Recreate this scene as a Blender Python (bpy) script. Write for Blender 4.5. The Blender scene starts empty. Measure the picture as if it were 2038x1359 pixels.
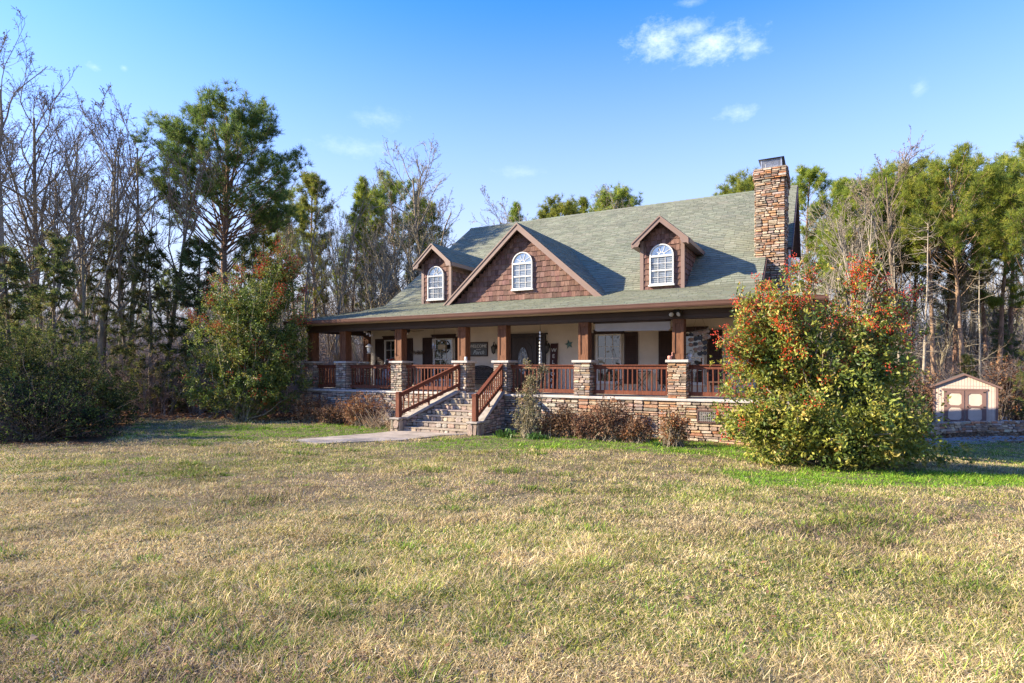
import bpy, math, random
import numpy as np
from mathutils import Vector, Matrix
random.seed(7); RNG = np.random.default_rng(11)
scene = bpy.context.scene
COL = scene.collection
R = math.radians
# ------------------------------------------------------------------ frames
TH = R(28.3)
P0 = np.array([4.541, 15.716, 0.0])          # foot of the house frame origin (front of the porch piers)
UX = np.array([math.cos(TH), -math.sin(TH), 0.0]); VX = np.array([math.sin(TH), math.cos(TH), 0.0])
F = 1152.5; CX = 1019.0; HY = 727.0; CAMZ = 1.9
def hw(u, v, z):                              # house frame -> world
    p = P0 + u*UX + v*VX
    return (float(p[0]), float(p[1]), float(z))
def wh(x, y):
    d0, d1 = x-P0[0], y-P0[1]
    return d0*UX[0]+d1*UX[1], d0*VX[0]+d1*VX[1]
def sr(r, g, b):
    f = lambda c: ((c/255+0.055)/1.055)**2.4 if c > 10 else c/255/12.92
    return (f(r), f(g), f(b))
# ------------------------------------------------------------------ noise
_L = np.random.default_rng(5).random((256, 256))
def vnoise(x, y, s=1.0, o=0.0):
    x = np.asarray(x)/s+o*17.3+1000; y = np.asarray(y)/s+o*9.1+1000
    xi = np.floor(x).astype(int); yi = np.floor(y).astype(int); fx = x-xi; fy = y-yi
    fx = fx*fx*(3-2*fx); fy = fy*fy*(3-2*fy)
    g = lambda a, b: _L[a % 256, b % 256]
    return (g(xi, yi)*(1-fx)+g(xi+1, yi)*fx)*(1-fy)+(g(xi, yi+1)*(1-fx)+g(xi+1, yi+1)*fx)*fy
def fbm(x, y, s, o=0): return (vnoise(x, y, s, o)*.5+vnoise(x, y, s*.47, o+1)*.3+vnoise(x, y, s*.21, o+2)*.2)
# ------------------------------------------------------------------ terrain
_CP = np.array([(0,0,.33),(-7,5,.22),(7,5,.2),(0,8,.16),(-8,12,.0),(8,9,.0),(4.5,15,0),(0,17,-.03),(-3,19,-.13),(-2.3,16.8,-.14),(-5.5,18.4,-.16),(-10,21.5,-.15),
 (-14,15,-.1),(-20,22,-.1),(7,11.2,-.05),(10,13,-.4),(12,16,-.72),(15,18,-.9),(17,21,-1.15),(22.7,28.6,-1.05),(30,29,-1.15),(20,24,-1.3),(24,25.5,-1.35),(31,26,-1.4),(28,22,-1.1),
 (-15,32,-.2),(-30,40,-.1),(0,45,-.5),(20,45,-.9),(40,45,-1.2),(0,80,-.6),(-60,60,0),(60,60,-1.2),(-40,0,.3),(40,0,-.3),(0,-30,.6),(18,12,-.55)], float)
def gz(x, y):
    x = np.asarray(x, float); y = np.asarray(y, float)
    sh = x.shape; x = x.ravel(); y = y.ravel()
    out = np.empty(len(x))
    for i in range(0, len(x), 60000):
        a = x[i:i+60000, None]; b = y[i:i+60000, None]
        d2 = (a-_CP[:, 0])**2+(b-_CP[:, 1])**2
        sg = 5.0+0.10*np.hypot(a, b)
        w = np.exp(-d2/(sg*sg*.5))+1e-6/(1+d2)
        out[i:i+60000] = (w*_CP[:, 2]).sum(1)/w.sum(1)
    out += .05*(vnoise(x, y, 2.3)-.5)+.02*(vnoise(x, y, .7, 3)-.5)
    return out.reshape(sh)
def g1(x, y): return float(gz(np.array([x]), np.array([y]))[0])
def at(px, Z): return ((px-CX)/F*Z, Z)
# ------------------------------------------------------------------ mesh building
def mk(name, V, faces_list, mat, parent=None, col=None, smooth=False):
    """faces_list: list of int arrays (n,k); col (nfaces,3) stacked in the same order"""
    me = bpy.data.meshes.new(name)
    V = np.asarray(V, np.float32); me.vertices.add(len(V)); me.vertices.foreach_set('co', V.ravel())
    fl = [np.asarray(f, np.int32) for f in faces_list if len(f)]
    loops = np.concatenate([f.ravel() for f in fl]); tot = np.concatenate([np.full(len(f), f.shape[1], np.int32) for f in fl])
    st = np.concatenate([[0], np.cumsum(tot)[:-1]]).astype(np.int32)
    me.loops.add(len(loops)); me.loops.foreach_set('vertex_index', loops)
    me.polygons.add(len(tot)); me.polygons.foreach_set('loop_start', st); me.polygons.foreach_set('loop_total', tot)
    me.polygons.foreach_set('use_smooth', np.full(len(tot), smooth))
    if col is not None:
        a = me.attributes.new('Col', 'FLOAT_COLOR', 'FACE')
        c = np.ones((len(tot), 4), np.float32); c[:, :3] = col; a.data.foreach_set('color', c.ravel())
    me.update(calc_edges=True)
    if mat is not None: me.materials.append(mat)
    o = bpy.data.objects.new(name, me); COL.objects.link(o)
    if parent is not None: o.parent = parent
    return o
class MB:
    def __init__(s): s.v = []; s.f = []; s.c = []
    def add(s, vs, fs, c=(1,1,1)):
        n = len(s.v); s.v.extend([tuple(map(float, p)) for p in vs])
        for f in fs: s.f.append([n+i for i in f]); s.c.append(c)
    def box(s, x0, x1, y0, y1, z0, z1, c=(1,1,1)):
        s.add([(x0,y0,z0),(x1,y0,z0),(x1,y1,z0),(x0,y1,z0),(x0,y0,z1),(x1,y0,z1),(x1,y1,z1),(x0,y1,z1)],
              [(0,3,2,1),(4,5,6,7),(0,1,5,4),(1,2,6,5),(2,3,7,6),(3,0,4,7)], c)
    def hexa(s, p, c=(1,1,1)):               # 8 points bottom 4 ccw, top 4
        s.add(p, [(0,3,2,1),(4,5,6,7),(0,1,5,4),(1,2,6,5),(2,3,7,6),(3,0,4,7)], c)
    def bar(s, a, b, w, h, c=(1,1,1), up=(0,0,1)):
        a = np.array(a, float); b = np.array(b, float); d = b-a; d /= np.linalg.norm(d)
        up = np.array(up, float)
        if abs(d@up) > .98: up = np.array([1.,0,0])
        x = np.cross(d, up); x /= np.linalg.norm(x); y = np.cross(x, d)
        q = [-x*w/2-y*h/2, x*w/2-y*h/2, x*w/2+y*h/2, -x*w/2+y*h/2]
        s.hexa([a+k for k in q]+[b+k for k in q], c)
    def prism(s, poly, axis, a, b, c=(1,1,1)):   # poly 2-D in the plane normal to axis ('x': (y,z), 'y': (x,z), 'z': (x,y))
        P = {'x': lambda p, t: (t, p[0], p[1]), 'y': lambda p, t: (p[0], t, p[1]), 'z': lambda p, t: (p[0], p[1], t)}[axis]
        n = len(poly)
        s.add([P(p, a) for p in poly]+[P(p, b) for p in poly],
              [tuple(range(n))[::-1], tuple(range(n, 2*n))]+[(i, (i+1) % n, n+(i+1) % n, n+i) for i in range(n)], c)
    def tube(s, pts, rad, n=8, c=(1,1,1), cap=True):
        V_, Q = tube_np(np.array(pts, float), np.array(rad, float)*np.ones(len(pts)), n)
        k = len(s.v); s.v.extend(map(tuple, V_))
        for q in Q: s.f.append([int(i)+k for i in q]); s.c.append(c)
        if cap:
            s.f.append([k+i for i in range(n)][::-1]); s.c.append(c); m = k+(len(pts)-1)*n
            s.f.append([m+i for i in range(n)]); s.c.append(c)
    def lathe(s, prof, n=16, c=(1,1,1), o=(0,0,0)):
        k = len(s.v)
        for r, z in prof:
            for i in range(n):
                a = 2*math.pi*i/n; s.v.append((o[0]+r*math.cos(a), o[1]+r*math.sin(a), o[2]+z))
        for j in range(len(prof)-1):
            for i in range(n):
                s.f.append([k+j*n+i, k+j*n+(i+1) % n, k+(j+1)*n+(i+1) % n, k+(j+1)*n+i]); s.c.append(c)
        s.f.append([k+i for i in range(n)][::-1]); s.c.append(c)
        s.f.append([k+(len(prof)-1)*n+i for i in range(n)]); s.c.append(c)
    def build(s, name, mat, parent=None, smooth=False, bevel=0, seg=1):
        me = bpy.data.meshes.new(name); me.from_pydata(s.v, [], s.f)
        a = me.attributes.new('Col', 'FLOAT_COLOR', 'FACE')
        c = np.ones((len(me.polygons), 4), np.float32); c[:, :3] = np.array(s.c); a.data.foreach_set('color', c.ravel())
        if smooth: me.polygons.foreach_set('use_smooth', [True]*len(me.polygons))
        me.materials.append(mat)
        o = bpy.data.objects.new(name, me); COL.objects.link(o)
        if parent is not None: o.parent = parent
        if bevel:
            b = o.modifiers.new('bevel', 'BEVEL'); b.width = bevel; b.segments = seg; b.limit_method = 'ANGLE'; b.angle_limit = R(40)
        return o
def tube_np(P, r, n=4):
    d = np.gradient(P, axis=0); d /= np.linalg.norm(d, axis=1)[:, None]+1e-9
    ref = np.where(np.abs(d[:, 2:3]) > .9, np.array([[1.,0,0]]), np.array([[0,0,1.]]))
    if len(P) and np.abs(d[:, 2]).max() > .9: ref = np.tile([[1.,.13,0]], (len(P), 1))
    x = np.cross(d, ref); x /= np.linalg.norm(x, axis=1)[:, None]+1e-9; y = np.cross(d, x)
    a = np.arange(n)*2*np.pi/n
    V_ = P[:, None]+r[:, None, None]*(x[:, None]*np.cos(a)[None, :, None]+y[:, None]*np.sin(a)[None, :, None])
    k = np.arange(len(P)-1)[:, None]*n; i = np.arange(n)[None]; j = (i+1) % n
    Q = np.stack([k+i, k+j, k+n+j, k+n+i], -1).reshape(-1, 4)[:, ::-1]
    return V_.reshape(-1, 3), Q
def tubes(brs):
    Vs, Qs, k = [], [], 0
    for P, r, n in brs:
        v, q = tube_np(P, r, n); Vs.append(v); Qs.append(q+k); k += len(v)
    return np.concatenate(Vs), np.concatenate(Qs)
def tag(o, label=None, cat=None, group=None, kind=None):
    if label: o['label'] = label
    if cat: o['category'] = cat
    if group: o['group'] = group
    if kind: o['kind'] = kind
    return o
def empty(name, loc, rz=0.0):
    o = bpy.data.objects.new(name, None); COL.objects.link(o); o.location = loc; o.rotation_euler = (0, 0, rz); o.empty_display_size = .2
    return o
def thing(name, label, cat, loc, rz=None, group=None):
    return tag(empty(name, loc, -TH if rz is None else rz), label, cat, group)
def dup(root, loc, rz=0, sc=1.0, label=None, group=None):
    r = root.copy(); COL.objects.link(r); r.location = loc; r.rotation_euler = (0, 0, rz)
    r.scale = (sc, sc, sc) if not hasattr(sc, '__len__') else sc
    if label: r['label'] = label
    if group: r['group'] = group
    elif 'group' in r: del r['group']
    for ch in root.children:
        c = ch.copy(); COL.objects.link(c); c.parent = r
        for g in ch.children:
            d = g.copy(); COL.objects.link(d); d.parent = c
    return r
# ------------------------------------------------------------------ materials
def mat(name, base=(.5,.5,.5), rough=.7, spec=.3, attr=False, noise=None, bump=None, transl=0, vary=0, metal=0, coat=0, stretch=(1,1,1)):
    m = bpy.data.materials.new(name); m.use_nodes = True; nt = m.node_tree; N = nt.nodes; L = nt.links
    b = N['Principled BSDF']; b.inputs['Roughness'].default_value = rough; b.inputs['Specular IOR Level'].default_value = spec
    b.inputs['Metallic'].default_value = metal; b.inputs['Coat Weight'].default_value = coat
    b.inputs['Base Color'].default_value = (*base, 1)
    col = None
    tc = None
    if noise or bump:
        t = N.new('ShaderNodeTexCoord'); mp = N.new('ShaderNodeMapping'); mp.inputs['Scale'].default_value = stretch
        L.new(t.outputs['Object'], mp.inputs['Vector']); tc = mp.outputs['Vector']
    if attr:
        a = N.new('ShaderNodeAttribute'); a.attribute_name = 'Col'; col = a.outputs['Color']
        mx = N.new('ShaderNodeMix'); mx.data_type = 'RGBA'; mx.blend_type = 'MULTIPLY'; mx.inputs['Factor'].default_value = 1
        mx.inputs['B'].default_value = (*base, 1); L.new(col, mx.inputs['A']); col = mx.outputs['Result']
    if noise:                                 # (scale, low, high[, detail]) multiplies the colour
        n = N.new('ShaderNodeTexNoise'); n.inputs['Scale'].default_value = noise[0]; n.inputs['Detail'].default_value = noise[3] if len(noise) > 3 else 5
        n.inputs['Roughness'].default_value = .65
        L.new(tc, n.inputs['Vector']); mr = N.new('ShaderNodeMapRange'); mr.inputs['From Min'].default_value = .3; mr.inputs['From Max'].default_value = .7
        mr.inputs['To Min'].default_value = noise[1]; mr.inputs['To Max'].default_value = noise[2]; L.new(n.outputs['Fac'], mr.inputs['Value'])
        mx = N.new('ShaderNodeMix'); mx.data_type = 'RGBA'; mx.blend_type = 'MULTIPLY'; mx.inputs['Factor'].default_value = 1
        if col is None: mx.inputs['A'].default_value = (*base, 1)
        else: L.new(col, mx.inputs['A'])
        cb = N.new('ShaderNodeCombineColor')
        for k in range(3): L.new(mr.outputs['Result'], cb.inputs[k])
        L.new(cb.outputs['Color'], mx.inputs['B']); col = mx.outputs['Result']
    if vary:
        oi = N.new('ShaderNodeObjectInfo'); hs = N.new('ShaderNodeHueSaturation')
        mr = N.new('ShaderNodeMapRange'); mr.inputs['To Min'].default_value = 1-vary; mr.inputs['To Max'].default_value = 1+vary; L.new(oi.outputs['Random'], mr.inputs['Value'])
        L.new(mr.outputs['Result'], hs.inputs['Value'])
        mr2 = N.new('ShaderNodeMapRange'); mr2.inputs['To Min'].default_value = .5-.012*vary/.25; mr2.inputs['To Max'].default_value = .5+.022*vary/.25; L.new(oi.outputs['Random'], mr2.inputs['Value'])
        L.new(mr2.outputs['Result'], hs.inputs['Hue'])
        if col is None: hs.inputs['Color'].default_value = (*base, 1)
        else: L.new(col, hs.inputs['Color'])
        col = hs.outputs['Color']
    if col is not None: L.new(col, b.inputs['Base Color'])
    if bump:                                  # (scale, strength, distance)
        n = N.new('ShaderNodeTexNoise'); n.inputs['Scale'].default_value = bump[0]; n.inputs['Detail'].default_value = 6; L.new(tc, n.inputs['Vector'])
        bp = N.new('ShaderNodeBump'); bp.inputs['Strength'].default_value = bump[1]; bp.inputs['Distance'].default_value = bump[2]
        L.new(n.outputs['Fac'], bp.inputs['Height']); L.new(bp.outputs['Normal'], b.inputs['Normal'])
    if transl:
        tr = N.new('ShaderNodeBsdfTranslucent'); ms = N.new('ShaderNodeMixShader'); ms.inputs[0].default_value = transl
        if col is not None: L.new(col, tr.inputs['Color'])
        else: tr.inputs['Color'].default_value = (*base, 1)
        L.new(b.outputs[0], ms.inputs[1]); L.new(tr.outputs[0], ms.inputs[2]); L.new(ms.outputs[0], N['Material Output'].inputs['Surface'])
    return m
W1 = (1,1,1)
M = dict(
 stone=mat('ledgestone', (.97,.89,.79), .85, .2, attr=True, noise=(9,.62,1.25), bump=(28,.5,.02)),
 mortar=mat('mortar', (.10,.088,.075), .95, .1, noise=(14,.7,1.3)),
 cap=mat('cast_stone_cap', (.50,.465,.42), .85, .2, noise=(10,.8,1.12), bump=(40,.3,.005)),
 coping=mat('coping_stone', (.34,.30,.255), .9, .15, noise=(5,.65,1.25), bump=(30,.4,.008)),
 slab=mat('porch_concrete', (.50,.46,.41), .85, .2, noise=(4,.75,1.15)),
 shingle=mat('green_shingle', W1, .92, .12, attr=True, noise=(1.1,.86,1.12,7), bump=(60,.5,.006)),
 shake=mat('cedar_shake', W1, .85, .15, attr=True, noise=(7,.6,1.3), bump=(12,.6,.012), stretch=(6,6,.6)),
 trim=mat('brown_trim', (.115,.066,.052), .5, .35, noise=(3,.85,1.12)),
 fascia=mat('brown_fascia', (.225,.152,.122), .5, .35, noise=(3,.9,1.08)),
 gutter=mat('brown_gutter', (.15,.082,.064), .33, .45, noise=(1.5,.85,1.1)),
 beam=mat('dark_beam', (.052,.031,.025), .42, .4, noise=(2,.8,1.2)),
 stain=mat('red_stained_wood', (.14,.044,.023), .62, .22, noise=(7,.45,1.5,8), bump=(14,.3,.006), stretch=(7,7,.9)),
 post=mat('brown_stained_post', (.165,.074,.039), .65, .2, noise=(6,.45,1.55,8), bump=(10,.35,.006), stretch=(9,9,.7)),
 siding=mat('beige_lap_siding', (.70,.62,.52), .6, .25, noise=(2.5,.92,1.05)),
 ceil=mat('porch_ceiling', (.60,.49,.36), .7, .2, noise=(2,.9,1.08)),
 shutter=mat('dark_brown_shutter', (.050,.026,.019), .55, .3, noise=(6,.7,1.25), stretch=(4,4,.6)),
 frame=mat('white_window_frame', (.68,.665,.63), .5, .3, noise=(5,.85,1.08)),
 door=mat('dark_door', (.035,.022,.018), .4, .4, noise=(6,.7,1.3), stretch=(5,5,.6)),
 black=mat('black_iron', (.018,.017,.017), .45, .4),
 galv=mat('galvanised_metal', (.50,.51,.52), .4, .5, metal=.7, noise=(8,.8,1.1)),
 bark=mat('grey_bark', (.275,.225,.16), .95, .1, noise=(5,.55,1.35), bump=(14,.7,.03), vary=.25, stretch=(1,1,.3)),
 pbark=mat('pine_bark', (.28,.175,.12), .95, .1, noise=(4,.5,1.4), bump=(10,.8,.04), vary=.22, stretch=(1,1,.35)),
 darkbark=mat('dark_bark', (.19,.145,.105), .95, .1, noise=(5,.55,1.35), bump=(14,.7,.03), vary=.2),
 needle=mat('pine_needles', W1, .6, .2, attr=True, transl=.5, vary=.2),
 palebark=mat('pale_bark', (.335,.285,.215), .95, .1, noise=(5,.6,1.3), vary=.15),
 leaf=mat('holly_leaves', W1, .45, .35, attr=True, transl=.35),
 dry=mat('dry_leaves', W1, .8, .15, attr=True, transl=.25, vary=.12),
 berry=mat('red_berries', (.50,.045,.016), .3, .5, attr=True),
 grass=mat('grass_blades', W1, .75, .15, attr=True, transl=.25),
)
def glass_mat(name, base, rough=.03, spec=.9):
    m = mat(name, base, rough, spec); N = m.node_tree.nodes; L = m.node_tree.links; b = N['Principled BSDF']
    b.inputs['IOR'].default_value = 1.75
    n = N.new('ShaderNodeTexNoise'); n.inputs['Scale'].default_value = 1.6; t = N.new('ShaderNodeTexCoord'); L.new(t.outputs['Object'], n.inputs['Vector'])
    bp = N.new('ShaderNodeBump'); bp.inputs['Strength'].default_value = .30; bp.inputs['Distance'].default_value = .05; L.new(n.outputs['Fac'], bp.inputs['Height']); L.new(bp.outputs['Normal'], b.inputs['Normal'])
    return m
M['glass'] = glass_mat('window_glass', (.02,.024,.028))
M['skyglass'] = glass_mat('coated_glass', (.42,.47,.52), .02, .9); M['skyglass'].node_tree.nodes['Principled BSDF'].inputs['Metallic'].default_value = .75
M['blind'] = glass_mat('glass_over_blind', (.30,.335,.37)); M['blind'].node_tree.nodes['Principled BSDF'].inputs['Metallic'].default_value = .3
def blind_slats():
    N = M['blind'].node_tree.nodes; L = M['blind'].node_tree.links; t = N.new('ShaderNodeTexCoord'); w = N.new('ShaderNodeTexWave'); w.wave_type = 'BANDS'; w.bands_direction = 'Z'; w.inputs['Scale'].default_value = 5.2; w.inputs['Distortion'].default_value = .4
    r = N.new('ShaderNodeValToRGB'); r.color_ramp.elements[0].color = (.10,.12,.14,1); r.color_ramp.elements[1].color = (.36,.385,.40,1); L.new(t.outputs['Object'], w.inputs['Vector']); L.new(w.outputs['Fac'], r.inputs['Fac']); L.new(r.outputs['Color'], N['Principled BSDF'].inputs['Base Color'])
blind_slats()
M['leaded'] = mat('leaded_glass', (.10,.12,.15), .12, .7, noise=(22,.15,4.0,2))
# ================================================================== HOUSE
Zf = 1.0; zz = lambda w: w+CAMZ                # w is height above the camera's level
house = tag(empty('house', tuple(P0), -TH), 'large brown and stone porch house with green shingle roof, two dormers and a stone chimney', 'house')
def jit(c, a=.12, h=.05):
    k = 1+random.uniform(-a, a); return tuple(max(.004, x*k*(1+random.uniform(-h, h))) for x in c)
STONE_WARM = [(.46,.35,.26),(.42,.27,.17),(.50,.42,.33),(.36,.27,.21),(.30,.255,.22),(.55,.47,.38),(.40,.22,.135),(.46,.40,.33),(.26,.20,.165)]
STONE_GREY = [(.42,.39,.35),(.36,.33,.30),(.48,.44,.39),(.31,.285,.265),(.40,.33,.28),(.27,.25,.235),(.52,.48,.43),(.36,.265,.21),(.45,.36,.30)]
STONE_RUST = [(.44,.26,.16),(.48,.30,.19),(.36,.21,.14),(.43,.33,.26),(.32,.24,.20),(.50,.40,.32),(.50,.25,.12),(.29,.20,.16),(.44,.22,.13)]
def split(x, y, w, h, hm, wm, out):
    if h > hm and (h*2.6 > w or w < .3 or random.random() < .55):
        t = random.uniform(.3, .7); split(x, y, w, h*t, hm, wm, out); split(x, y+h*t, w, h*(1-t), hm, wm, out)
    elif w > wm*random.uniform(.7, 1.25):
        t = random.uniform(.3, .7); split(x, y, w*t, h, hm, wm, out); split(x+w*t, y, w*(1-t), h, hm, wm, out)
    elif h > hm:
        t = random.uniform(.35, .65); split(x, y, w, h*t, hm, wm, out); split(x, y+h*t, w, h*(1-t), hm, wm, out)
    else: out.append((x, y, w, h))
def stone_panel(mb, O, eu, ew, en, w, h, pal, hm=.12, wm=.42, proud=(.015,.055), clip=None, gap=.006):
    O, eu, ew, en = [np.array(a, float) for a in (O, eu, ew, en)]; out = []
    split(0, 0, w, h, hm, wm, out)
    for (x, y, a, b) in out:
        if clip and not clip(x+a/2, y+b/2): continue
        g = gap+random.uniform(0, .006); p = random.uniform(*proud); c = jit(random.choice(pal), .22, .06)
        x0, x1, y0, y1 = x+g, x+a-g, y+g, y+b-g
        if x1-x0 < .02 or y1-y0 < .012: continue
        k = min(x1-x0, y1-y0)*.3
        J = lambda: random.uniform(-.25, .25)*k
        ring = [(x0+k+J(), y0), (x1-k+J(), y0), (x1, y0+k+J()), (x1, y1-k+J()), (x1-k+J(), y1), (x0+k+J(), y1), (x0, y1-k+J()), (x0, y0+k+J())]
        cx, cy = (x0+x1)/2, (y0+y1)/2; s = min(.012, k*.6); ra = random.gauss(0, .035)*min(1, (y1-y0)/(x1-x0)*2.5); ring = [(cx+(q[0]-cx)-(q[1]-cy)*ra, cy+(q[1]-cy)+(q[0]-cx)*ra) for q in ring]
        def sh(q):
            dx, dy = q[0]-cx, q[1]-cy; L_ = math.hypot(dx, dy)+1e-6; return (q[0]-dx/L_*s*1.3, q[1]-dy/L_*s)
        P = lambda q, d: O+eu*q[0]+ew*q[1]+en*d
        tilt = (random.uniform(-.03, .03), random.uniform(-.06, .06))
        vs = [P(q, 0) for q in ring]+[P(q, p*.72) for q in ring]+[P(sh(q), p+tilt[0]*(q[0]-cx)+tilt[1]*(q[1]-cy)+random.uniform(-.004, .004)) for q in ring]
        fs = [(i, (i+1) % 8, 8+(i+1) % 8, 8+i) for i in range(8)]+[(8+i, 8+(i+1) % 8, 16+(i+1) % 8, 16+i) for i in range(8)]+[tuple(range(16, 24))]
        mb.add(vs, fs, c)
X, Y, Zx = (1,0,0), (0,1,0), (0,0,1); nX, nY = (-1,0,0), (0,-1,0)
def stone_block(name, u0, u1, v0, v1, z0, z1, pal, parent, sides='fblr', **k):
    mb = MB()
    if 'f' in sides: stone_panel(mb, (u0, v0, z0), X, Zx, nY, u1-u0, z1-z0, pal, **k)
    if 'r' in sides: stone_panel(mb, (u1, v0, z0), Y, Zx, X, v1-v0, z1-z0, pal, **k)
    if 'l' in sides: stone_panel(mb, (u0, v1, z0), nY, Zx, nX, v1-v0, z1-z0, pal, **k)
    if 'b' in sides: stone_panel(mb, (u1, v1, z0), nX, Zx, Y, u1-u0, z1-z0, pal, **k)
    mb.box(u0, u1, v0, v1, z0, z1, (.11,.095,.08))
    return mb.build(name, M['stone'], parent)
# ---- foundation wall and porch floor
fd = MB(); UL, UR = -14.35, 3.15
stone_panel(fd, (UL, -.06, -.6), X, Zx, nY, -8.0-UL, 1.53, STONE_GREY, hm=.11, wm=.4)
stone_panel(fd, (-8.0, -.06, -.6), X, Zx, nY, .9, 1.53, STONE_GREY, hm=.11, wm=.4)
stone_panel(fd, (-5.5, -.06, -.6), X, Zx, nY, 2.6, 1.53, STONE_GREY+STONE_WARM, hm=.115, wm=.42)
stone_panel(fd, (-2.9, -.06, -.6), X, Zx, nY, UR+2.9, 1.53, STONE_WARM, hm=.12, wm=.44)
stone_panel(fd, (UR, -.06, -1.4), Y, Zx, X, 12, 2.33, STONE_WARM, hm=.2, wm=.7)
stone_panel(fd, (UL, 14, -.6), nY, Zx, nX, 14, 1.53, STONE_GREY, hm=.2, wm=.7)
fd.box(UL, UR, -.06, 14, -1.5, .925, (.11,.095,.08))
fd.build('foundation_wall', M['stone'], house)
fl = MB(); fl.box(UL-.06, UR+.06, -.13, 14, .928, 1.0); fl.build('porch_floor', M['slab'], house, bevel=.012)
# ---- vents let into the foundation
for u0, u1, z0, z1 in ((.52, .98, .42, .68), (-13.75, -13.4, .55, .82)):
    v = MB(); v.box(u0-.04, u1+.04, -.125, -.06, z0-.04, z0); v.box(u0-.04, u1+.04, -.125, -.06, z1, z1+.04); v.box(u0-.04, u0, -.125, -.06, z0, z1); v.box(u1, u1+.04, -.125, -.06, z0, z1)
    vo = v.build('foundation_vent', M['trim'], house)
    g = MB(); n = 9
    for i in range(n+1): g.box(u0+(u1-u0)*i/n-.006, u0+(u1-u0)*i/n+.006, -.115, -.085, z0, z1)
    for i in range(6): g.box(u0, u1, -.112, -.088, z0+(z1-z0)*(i+.5)/6-.006, z0+(z1-z0)*(i+.5)/6+.006)
    g.box(u0, u1, -.084, -.07, z0, z1, (.05,.05,.05)); g.build('vent_grille', mat('vent_mesh', (.30,.28,.25), .6, attr=True), vo)
# ---- pillars
def pillar(uc, v0=0.0, pal=STONE_GREY, d=.52):
    w = .25
    p = stone_block('porch_pillar', uc-w, uc+w, v0, v0+d, Zf, 1.975, pal, house, hm=.10, wm=.30, proud=(.004,.03))
    c = MB(); c.box(uc-.31, uc+.31, v0-.06, v0+d+.06, 1.98, 2.055); c.build('pillar_cap', M['cap'], p, bevel=.012, seg=2)
    q = MB(); a = .155; vc = v0+d/2-.02; z0, z1 = 2.058, 3.17
    q.box(uc-a+.022, uc+a-.022, vc-a+.022, vc+a-.022, z0, z1)
    for sx in (-1, 1):
        for sy in (-1, 1): q.box(*sorted((uc+sx*a, uc+sx*(a-.075))), *sorted((vc+sy*a, vc+sy*(a-.075))), z0, z1)
    for b0, b1 in ((z0, z0+.16), (z1-.12, z1)):
        q.box(uc-a+.0755, uc+a-.0755, vc-a+.002, vc+a-.002, b0, b1); q.box(uc-a+.002, uc+a-.002, vc-a+.0755, vc+a-.0755, b0, b1)
    q.build('post', M['post'], p, bevel=.006)
    return p
PC = [-14.1, -12.41, -9.77, -7.10, -5.57, -2.815, -.055, 2.85]
for i, u in enumerate(PC): pillar(u, 0, (STONE_GREY if i < 5 else (STONE_GREY+STONE_WARM if i == 5 else STONE_WARM)))
for v0 in (3.1, 6.6): pillar(-14.1, v0, STONE_GREY)
pillar(2.85, 3.3, STONE_WARM)
# ---- beam, soffit, gutter, ceiling
b = MB(); b.box(-14.30, 3.05, .10, .40, 3.172, 3.42); b.box(-14.31, 3.06, .085, .0995, 3.20, 3.29); b.build('porch_beam', M['beam'], house, bevel=.01)
b = MB(); b.box(-14.28, -13.96, .41, 13.5, 3.172, 3.42); b.build('side_beam', M['beam'], house); b = MB(); b.box(2.74, 3.04, .41, 13.5, 3.172, 3.42); b.build('side_beam', M['beam'], house)
s = MB(); s.box(-14.72, 3.47, -.44, 13.5, 3.424, 3.44); s.build('porch_ceiling', M['ceil'], house)
g = MB(); UE0, UE1 = -14.82, 3.55
g.prism([(-.45,3.43),(-.55,3.43),(-.575,3.47),(-.59,3.535),(-.60,3.55),(-.60,3.56),(-.585,3.56),(-.578,3.535),(-.45,3.535)], 'x', UE0, UE1)
for k in range(9): g.box(UE0+1+k*2-.02, UE0+1+k*2+.02, -.585, -.45, 3.536, 3.548)
g.build('gutter', M['gutter'], house)
s = MB(); s.box(UE0+.01, UE1-.01, -.4495, -.40, 3.445, 3.585); s.build('eave_fascia', M['trim'], house)
# ---- shingles
SH = [(.192,.200,.145),(.179,.189,.137),(.203,.210,.153),(.169,.178,.133),(.213,.217,.160)]
def shingles(mb, O, eu, es, region, L, expo=.155, base=True):
    """region(s) -> (u0,u1) at distance s up the slope"""
    O, eu, es = [np.array(a, float) for a in (O, eu, es)]; es = es/np.linalg.norm(es); n = np.cross(eu, es); n /= np.linalg.norm(n)
    if n[2] < 0: n = -n
    k = int(L/expo)
    for i in range(k+1):
        s = i*expo; s1 = min(L, s+expo*1.25)
        iv = region(min(s+expo*.5, L))
        if not iv or iv[1]-iv[0] < .02: continue
        u = iv[0]; u -= random.uniform(0, .0)
        first = True
        while u < iv[1]-1e-4:
            w = random.choice((.16,.22,.28,.34,.42)); e = min(u+w, iv[1])
            drop = random.choice((0,0,0,.032)); c = jit(random.choice(SH), .075, .02); t0 = .018+random.choice((0,.005)); t1 = .004
            P = lambda a, q, t: O+eu*a+es*q+n*t
            a0, a1 = u+.004, e-.004
            mb.add([P(a0, s-drop, 0), P(a1, s-drop, 0), P(a0, s-drop, t0), P(a1, s-drop, t0), P(a1, s1, t1), P(a0, s1, t1)],
                   [(0,1,3,2),(2,3,4,5),(0,2,5),(1,4,3)], c)
            u = e
def poly_region(poly):
    def f(s):
        xs = []
        for i in range(len(poly)):
            (a, p), (b_, q) = poly[i], poly[(i+1) % len(poly)]
            if (p-s)*(q-s) < 0: xs.append(a+(b_-a)*(s-p)/(q-p))
        return (min(xs), max(xs)) if len(xs) >= 2 else None
    return f
VB, ZB, VR, ZR = 3.0, zz(2.50), 9.768, zz(7.16); MP = (ZR-ZB)/(VR-VB)
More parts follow.
